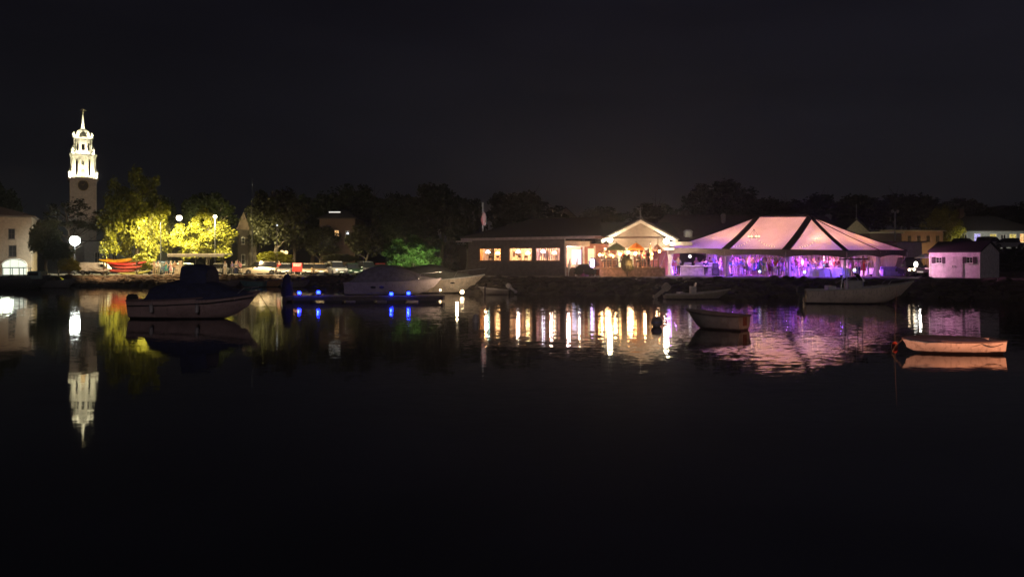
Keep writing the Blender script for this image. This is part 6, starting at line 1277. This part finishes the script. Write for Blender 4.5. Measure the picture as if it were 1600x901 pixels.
# canopy, crates, signs
cn = thing('long_canopy', 'long pale flat canopy on thin posts behind the quay people', 'canopy', (X(306, 100), 100, 1.13)); L_ = px2m(88, 100); b = MB(); b.box((0, 1.5, 2.62), (L_, 3.2, .14)); b.build('canopy_roof', mat('canopy_white', (.72, .7, .62), .6), cn); b = MB(); b.box((0, -.12, 2.40), (L_, .05, .28)); b.build('canopy_edge', mat('canopy_edge', (.3, .29, .24), .6), cn)
for k in range(5):
    b = MB(); b.tube([(-L_ / 2 + .1 + k * (L_ - .2) / 4, 0, 0), (-L_ / 2 + .1 + k * (L_ - .2) / 4, 0, 2.26)], .05, 6); b.build('post', DARKM, cn)
for i, (dx, dz, s_) in enumerate(((0, 0, .62), (.66, 0, .6), (.1, .61, .58), (.7, .61, .55), (.35, 1.2, .5))):
    t = thing('crate', ['pale crate at the bottom of the stack, left one', 'pale crate at the bottom of the stack, right one', 'pale crate in the middle row of the stack, left one', 'pale crate in the middle row of the stack, right one', 'pale crate topmost of its stack by the canopy'][i], 'crate', (X(278, 97) + dx, 97, 1.14 + dz), 0, 'crates stacked on the quay'); b = MB()
    for k in range(4): b.box((0, -s_ / 2 + .02, .08 + k * .14), (s_, .03, .11)); b.box((0, s_ / 2 - .02, .08 + k * .14), (s_, .03, .11)); b.box((-s_ / 2 + .02, 0, .08 + k * .14), (.03, s_ - .1, .11)); b.box((s_ / 2 - .02, 0, .08 + k * .14), (.03, s_ - .1, .11))
    b.box((0, 0, .03), (s_ - .08, s_ - .08, .04)); b.build('slats', mat('crate_pine', (.55, .46, .32), .8, 0, .2, 5), t)
sg = thing('notice_board', 'red notice board with pale lines on two posts by the kerb', 'sign', (X(463, 94.2), 94.6, 1.13)); b = MB(); hb_ = Z(424, 94.5) - 1.13; ht_ = Z(411, 94.5) - 1.13
b.box((0, 0, (hb_ + ht_) / 2), (1.15, .06, ht_ - hb_)); b.build('board', mat('sign_red', (.62, .035, .03), .5), sg)
b = MB();
for x in (-.35, .42): b.tube([(x, .06, 0), (x, .06, ht_ - .1)], .04, 6)
b.build('post', mat('post_pale', (.6, .58, .52), .6), sg); b = MB()
for z in (.82, .66): 
    x = -.45
    while x < .42: w = rp_.uniform(.05, .12); b.box((x + w / 2, -.034, hb_ + (ht_ - hb_) * z), (w, .01, .07)); x += w + .035
b.box((0, -.034, ht_ - .05), (1.1, .012, .035)); b.build('lettering', mat('sign_white', (.7, .68, .66), .6), sg)
# cars ---------------------------------------------------------------------
def make_car(m, kind='suv'):
    t = thing('parked_car', 'x', 'car'); L, W, H = (4.5, 1.82, 1.68) if kind == 'suv' else (4.5, 1.78, 1.45)
    def ring(x, w, z0, z1, r=.1): return [(x, -w, z0), (x, -w - .0, z0 + (z1 - z0) * .55), (x, -w + r, z1), (x, w - r, z1), (x, w, z0 + (z1 - z0) * .55), (x, w, z0)]
    hd = .92 if kind == 'suv' else .80
    b = MB(); b.loft([ring(-2.25, .70, .38, hd - .12), ring(-2.15, .84, .28, hd), ring(-1.2, .9, .25, hd + .06), ring(.8, .9, .25, hd + .04), ring(1.9, .86, .25, hd - .08), ring(2.18, .76, .3, hd - .2), ring(2.27, .62, .4, hd - .3)]); b.build('body', m, t, smooth=True)
    b = MB(); bk = -2.05 if kind == 'suv' else -1.5
    b.loft([[(bk, -.76, hd - .02), (bk + .12, -.62, H - .12), (bk + .12, .62, H - .12), (bk, .76, hd - .02)], [(bk + .3, -.8, hd), (bk + .45, -.64, H - .03), (bk + .45, .64, H - .03), (bk + .3, .8, hd)], [(.2, -.8, hd), (-.05, -.64, H - .02), (-.05, .64, H - .02), (.2, .8, hd)], [(1.05, -.74, hd - .02), (.35, -.58, H - .1), (.35, .58, H - .1), (1.05, .74, hd - .02)]]); cab = b.build('windows', DGLASS, t)
    b = MB(); b.loft([[(bk + .14, -.64, H - .10), (bk + .2, -.6, H - .01), (bk + .2, .6, H - .01), (bk + .14, .64, H - .10)], [(-.6, -.67, H - .06), (-.6, -.6, H + .03), (-.6, .6, H + .03), (-.6, .67, H - .06)], [(.32, -.62, H - .1), (.26, -.56, H - .02), (.26, .56, H - .02), (.32, .62, H - .1)]]); b.build('roof', m, t, smooth=True)
    for sx_ in (-1.38, 1.38):
        for s_ in (-1, 1):
            b = MB(); b.lathe([(.2, -.11), (.33, -.1), (.34, 0), (.33, .1), (.2, .11)], (0, 0, 0), 18); w = b.build('wheel', BLACK, t); w.location = (sx_, s_ * .83, .34); w.rotation_euler = (R(90), 0, 0)
            b = MB(); b.lathe([(.2, -.10), (.21, .0), (.2, .10)], (0, 0, 0), 14); b.lathe([(.06, -.125), (.06, .125)], (0, 0, 0), 8); b.build('rim', STEEL, w)
    for s_ in (-1, 1):
        b = MB(); b.box((2.16, s_ * .6, hd - .22), (.12, .3, .13)); b.build('headlight', mat('lamp_lens', (.75, .75, .72), .15), t, bevel=.03)
        b = MB(); b.box((-2.21, s_ * .66, hd - .12), (.08, .16, .26)); b.build('tail_light', mat('tail_red', (.4, .02, .02), .3), t, bevel=.02)
        b = MB(); b.box((.75, s_ * .98, hd + .06), (.14, .2, .13)); b.build('mirror', m, t, bevel=.02)
    b = MB(); b.box((2.27, 0, hd - .42), (.05, .9, .16)); b.build('grille', BLACK, t); b = MB(); b.box((2.29, 0, .42), (.03, .5, .11)); b.build('number_plate', WHITE, t)
    return t
PAINTS = {'silver': (.45, .45, .44), 'tan': (.5, .37, .2), 'white': (.72, .72, .7), 'black': (.02, .02, .022), 'dark blue': (.03, .045, .09), 'red': (.35, .03, .03), 'cream': (.66, .58, .42), 'grey': (.2, .2, .2), 'dark green': (.03, .06, .04)}
PM = {k: mat('paint_' + k.replace(' ', '_'), c, .25, .3, .03, 1) for k, c in PAINTS.items()}
CARS = {'suv': make_car(PM['silver'], 'suv'), 'sedan': make_car(PM['silver'], 'sedan')}; usedp = set()
def car(kind, paint, px, Y, yaw, lab, gz=None, group='cars parked on the left quay'):
    src = CARS[kind]
    if kind not in usedp: t = src; usedp.add(kind)
    else: t = copy_tree(src)
    for ch in t.children:
        if ch.name.split('.')[0] in ('body', 'roof', 'mirror'): ch.material_slots[0].link = 'OBJECT'; ch.material_slots[0].material = PM[paint]
    t.location = (X(px, Y), Y, (height(X(px, Y), Y) if gz is None else gz) + .02); t.rotation_euler = (0, 0, R(yaw)); t['label'] = lab; t['group'] = group; return t
car('suv', 'silver', 526, 95.5, -62, 'silver high parked car facing the water right of the tan one')
car('sedan', 'tan', 499, 96.5, -70, 'tan rounded parked car just left of the silver high one')
car('sedan', 'cream', 482, 99, -75, 'cream parked car behind the red notice board')
car('sedan', 'dark green', 551, 95.5, -68, 'dark green parked car right of the silver high one')
car('suv', 'grey', 574, 97, -60, 'grey parked car beside the stern of the big covered cruiser')
car('sedan', 'silver', 446, 97.5, -80, 'silver parked car left of the red notice board')
car('suv', 'cream', 404, 97.0, -150, 'cream yellow lit parked car right behind the teal rowing boat')
car('sedan', 'black', 424, 99.5, 10, 'black parked car in shade under the yellow shrub')
car('sedan', 'white', 342, 102.5, -85, 'white car parked in shade beneath the long canopy end')
car('suv', 'dark blue', 252, 103.5, -95, 'dark blue high car parked before the yellow tree, at the lamp post')
car('sedan', 'grey', 478, 108, 5, 'grey car with pale roof in the rear row above the tan car')
car('sedan', 'white', 497, 110, 185, 'white car in the rear row above the tan car')
car('sedan', 'red', 594, 99.5, -80, 'red car hidden partly by the big cruiser canvas')
car('sedan', 'silver', 296, 104, 0, 'silver car side on under the long canopy')
car('suv', 'white', 1549, 108, 20, 'white high car in front of the wide lit house', Z(389, 108), 'cars by the wide lit house'); car('sedan', 'silver', 1572, 106, 175, 'silver car beside the white one before the wide house', Z(389, 106), 'cars by the wide lit house')
car('sedan', 'grey', 1508, 107, 5, 'grey car half hidden by the shed roof, before the wide house', Z(389, 107), 'cars by the wide lit house')
# raised street before the wide house
b = MB(); b.b2(X(1470, 112), X(1640, 112), 103.5, 112, 1.3, Z(389, 107) - .0); tag(b.build('terrace', asph), kind='structure')
c = car('suv', 'black', 1424, 70.5, -100, 'black vehicle with lit headlamps between tent and shed', 1.4, 'car by the tent'); 
for px, py, r_ in ((1421, 421.2, .11), (1428.5, 420.8, .11)):
    b = MB(); b.sphere((0, 0, 0), r_, 8); o = b.build('lit_headlamp', em('headlamp_warm', (1, .75, .45), 8), None); bpy.context.view_layer.update(); o.parent = c; o.matrix_parent_inverse = (Matrix.Translation(c.location) @ Matrix.Rotation(R(-100), 4, 'Z')).inverted(); o.location = P(px, py, 68.1)
t = thing('lantern_post', 'white glowing lantern on a thin post between tent and shed', 'lantern', (X(1431, 67.4), 67.4, 1.38)); b = MB(); b.sphere((0, 0, Z(413, 67.4) - 1.38), .17, 8, (1, 1, 1.5)); b.build('lantern', em('lantern_white', (1, .95, .85), 4), t, smooth=True); b = MB(); b.tube([(0, 0, 0), (0, 0, Z(418, 67.4) - 1.38)], .03, 6); b.build('post', DARKM, t)
t = thing('garden_umbrella', 'white garden umbrella between tent and shed', 'umbrella', (X(1446, 70), 70, 1.4)); zt_ = Z(396, 70) - 1.4; b = MB(); b.lathe([(.92, zt_ - .42), (.9, zt_ - .34), (.5, zt_ - .18), (.05, zt_)], (0, 0, 0), 12); b.build('canopy', mat('umbrella_white', (.75, .74, .7), .7), t); b = MB(); b.tube([(0, 0, 0), (0, 0, zt_ - .1)], .03, 6); b.build('pole', STEEL, t); b = MB(); b.lathe([(.3, 0), (.28, .08), (.05, .12)], (0, 0, 0), 10); b.build('base', DARKM, t)
lamp('lantern_light', 'POINT', (X(1437, 67), 66.9, 2.3), 40, (1, .9, .8), .1)
# white van by the quay
vn = thing('white_van', 'plain white box van parked between the yellow green bush and the kayaks', 'van', (X(141, 97), 97.5, 1.14), R(6))
b = MB(); b.box((-.1, 0, 1.0), (2.3, 1.6, 1.1)); b.build('cargo_box', mat('van_white', (.75, .74, .7), .5), vn, bevel=.05)
b = MB(); b.loft([[(1.1, -.75, .4), (1.1, -.75, 1.5), (1.1, .75, 1.5), (1.1, .75, .4)], [(1.7, -.72, .4), (1.5, -.7, 1.4), (1.5, .7, 1.4), (1.7, .72, .4)], [(2.1, -.68, .4), (2.0, -.66, .85), (2.0, .66, .85), (2.1, .68, .4)]]); b.build('cab', mat('van_white', (.75, .74, .7)), vn, bevel=.03)
b = MB(); b.box((1.42, -.735, 1.15), (.4, .02, .35)); b.build('side_window', DGLASS, vn)
for x in (-.8, 1.5):
    for s_ in (-1, 1):
        b = MB(); b.lathe([(.18, -.1), (.29, -.09), (.3, 0), (.29, .09), (.18, .1)], (0, 0, 0), 16); w = b.build('wheel', BLACK, vn); w.location = (x, s_ * .72, .3); w.rotation_euler = (R(90), 0, 0); b = MB(); b.lathe([(.16, -.105), (.17, 0), (.16, .105)], (0, 0, 0), 12); b.build('rim', STEEL, w)
# ------------------------------------------------------------------ thin night haze that the lamps glow in
HZ = MB(); HZ.b2(-2990, 2990, -80, 2600, -3.2, 60)
hm_ = bpy.data.materials.new('haze_air'); hm_.use_nodes = True; n = hm_.node_tree; n.nodes.clear(); o_ = n.nodes.new('ShaderNodeOutputMaterial'); pv = n.nodes.new('ShaderNodeVolumePrincipled')
pv.inputs['Color'].default_value = (.9, .9, .92, 1); pv.inputs['Density'].default_value = .0012; pv.inputs['Anisotropy'].default_value = .75
n.links.new(pv.outputs[0], o_.inputs['Volume']); hz = HZ.build('haze', hm_); tag(hz, kind='stuff')
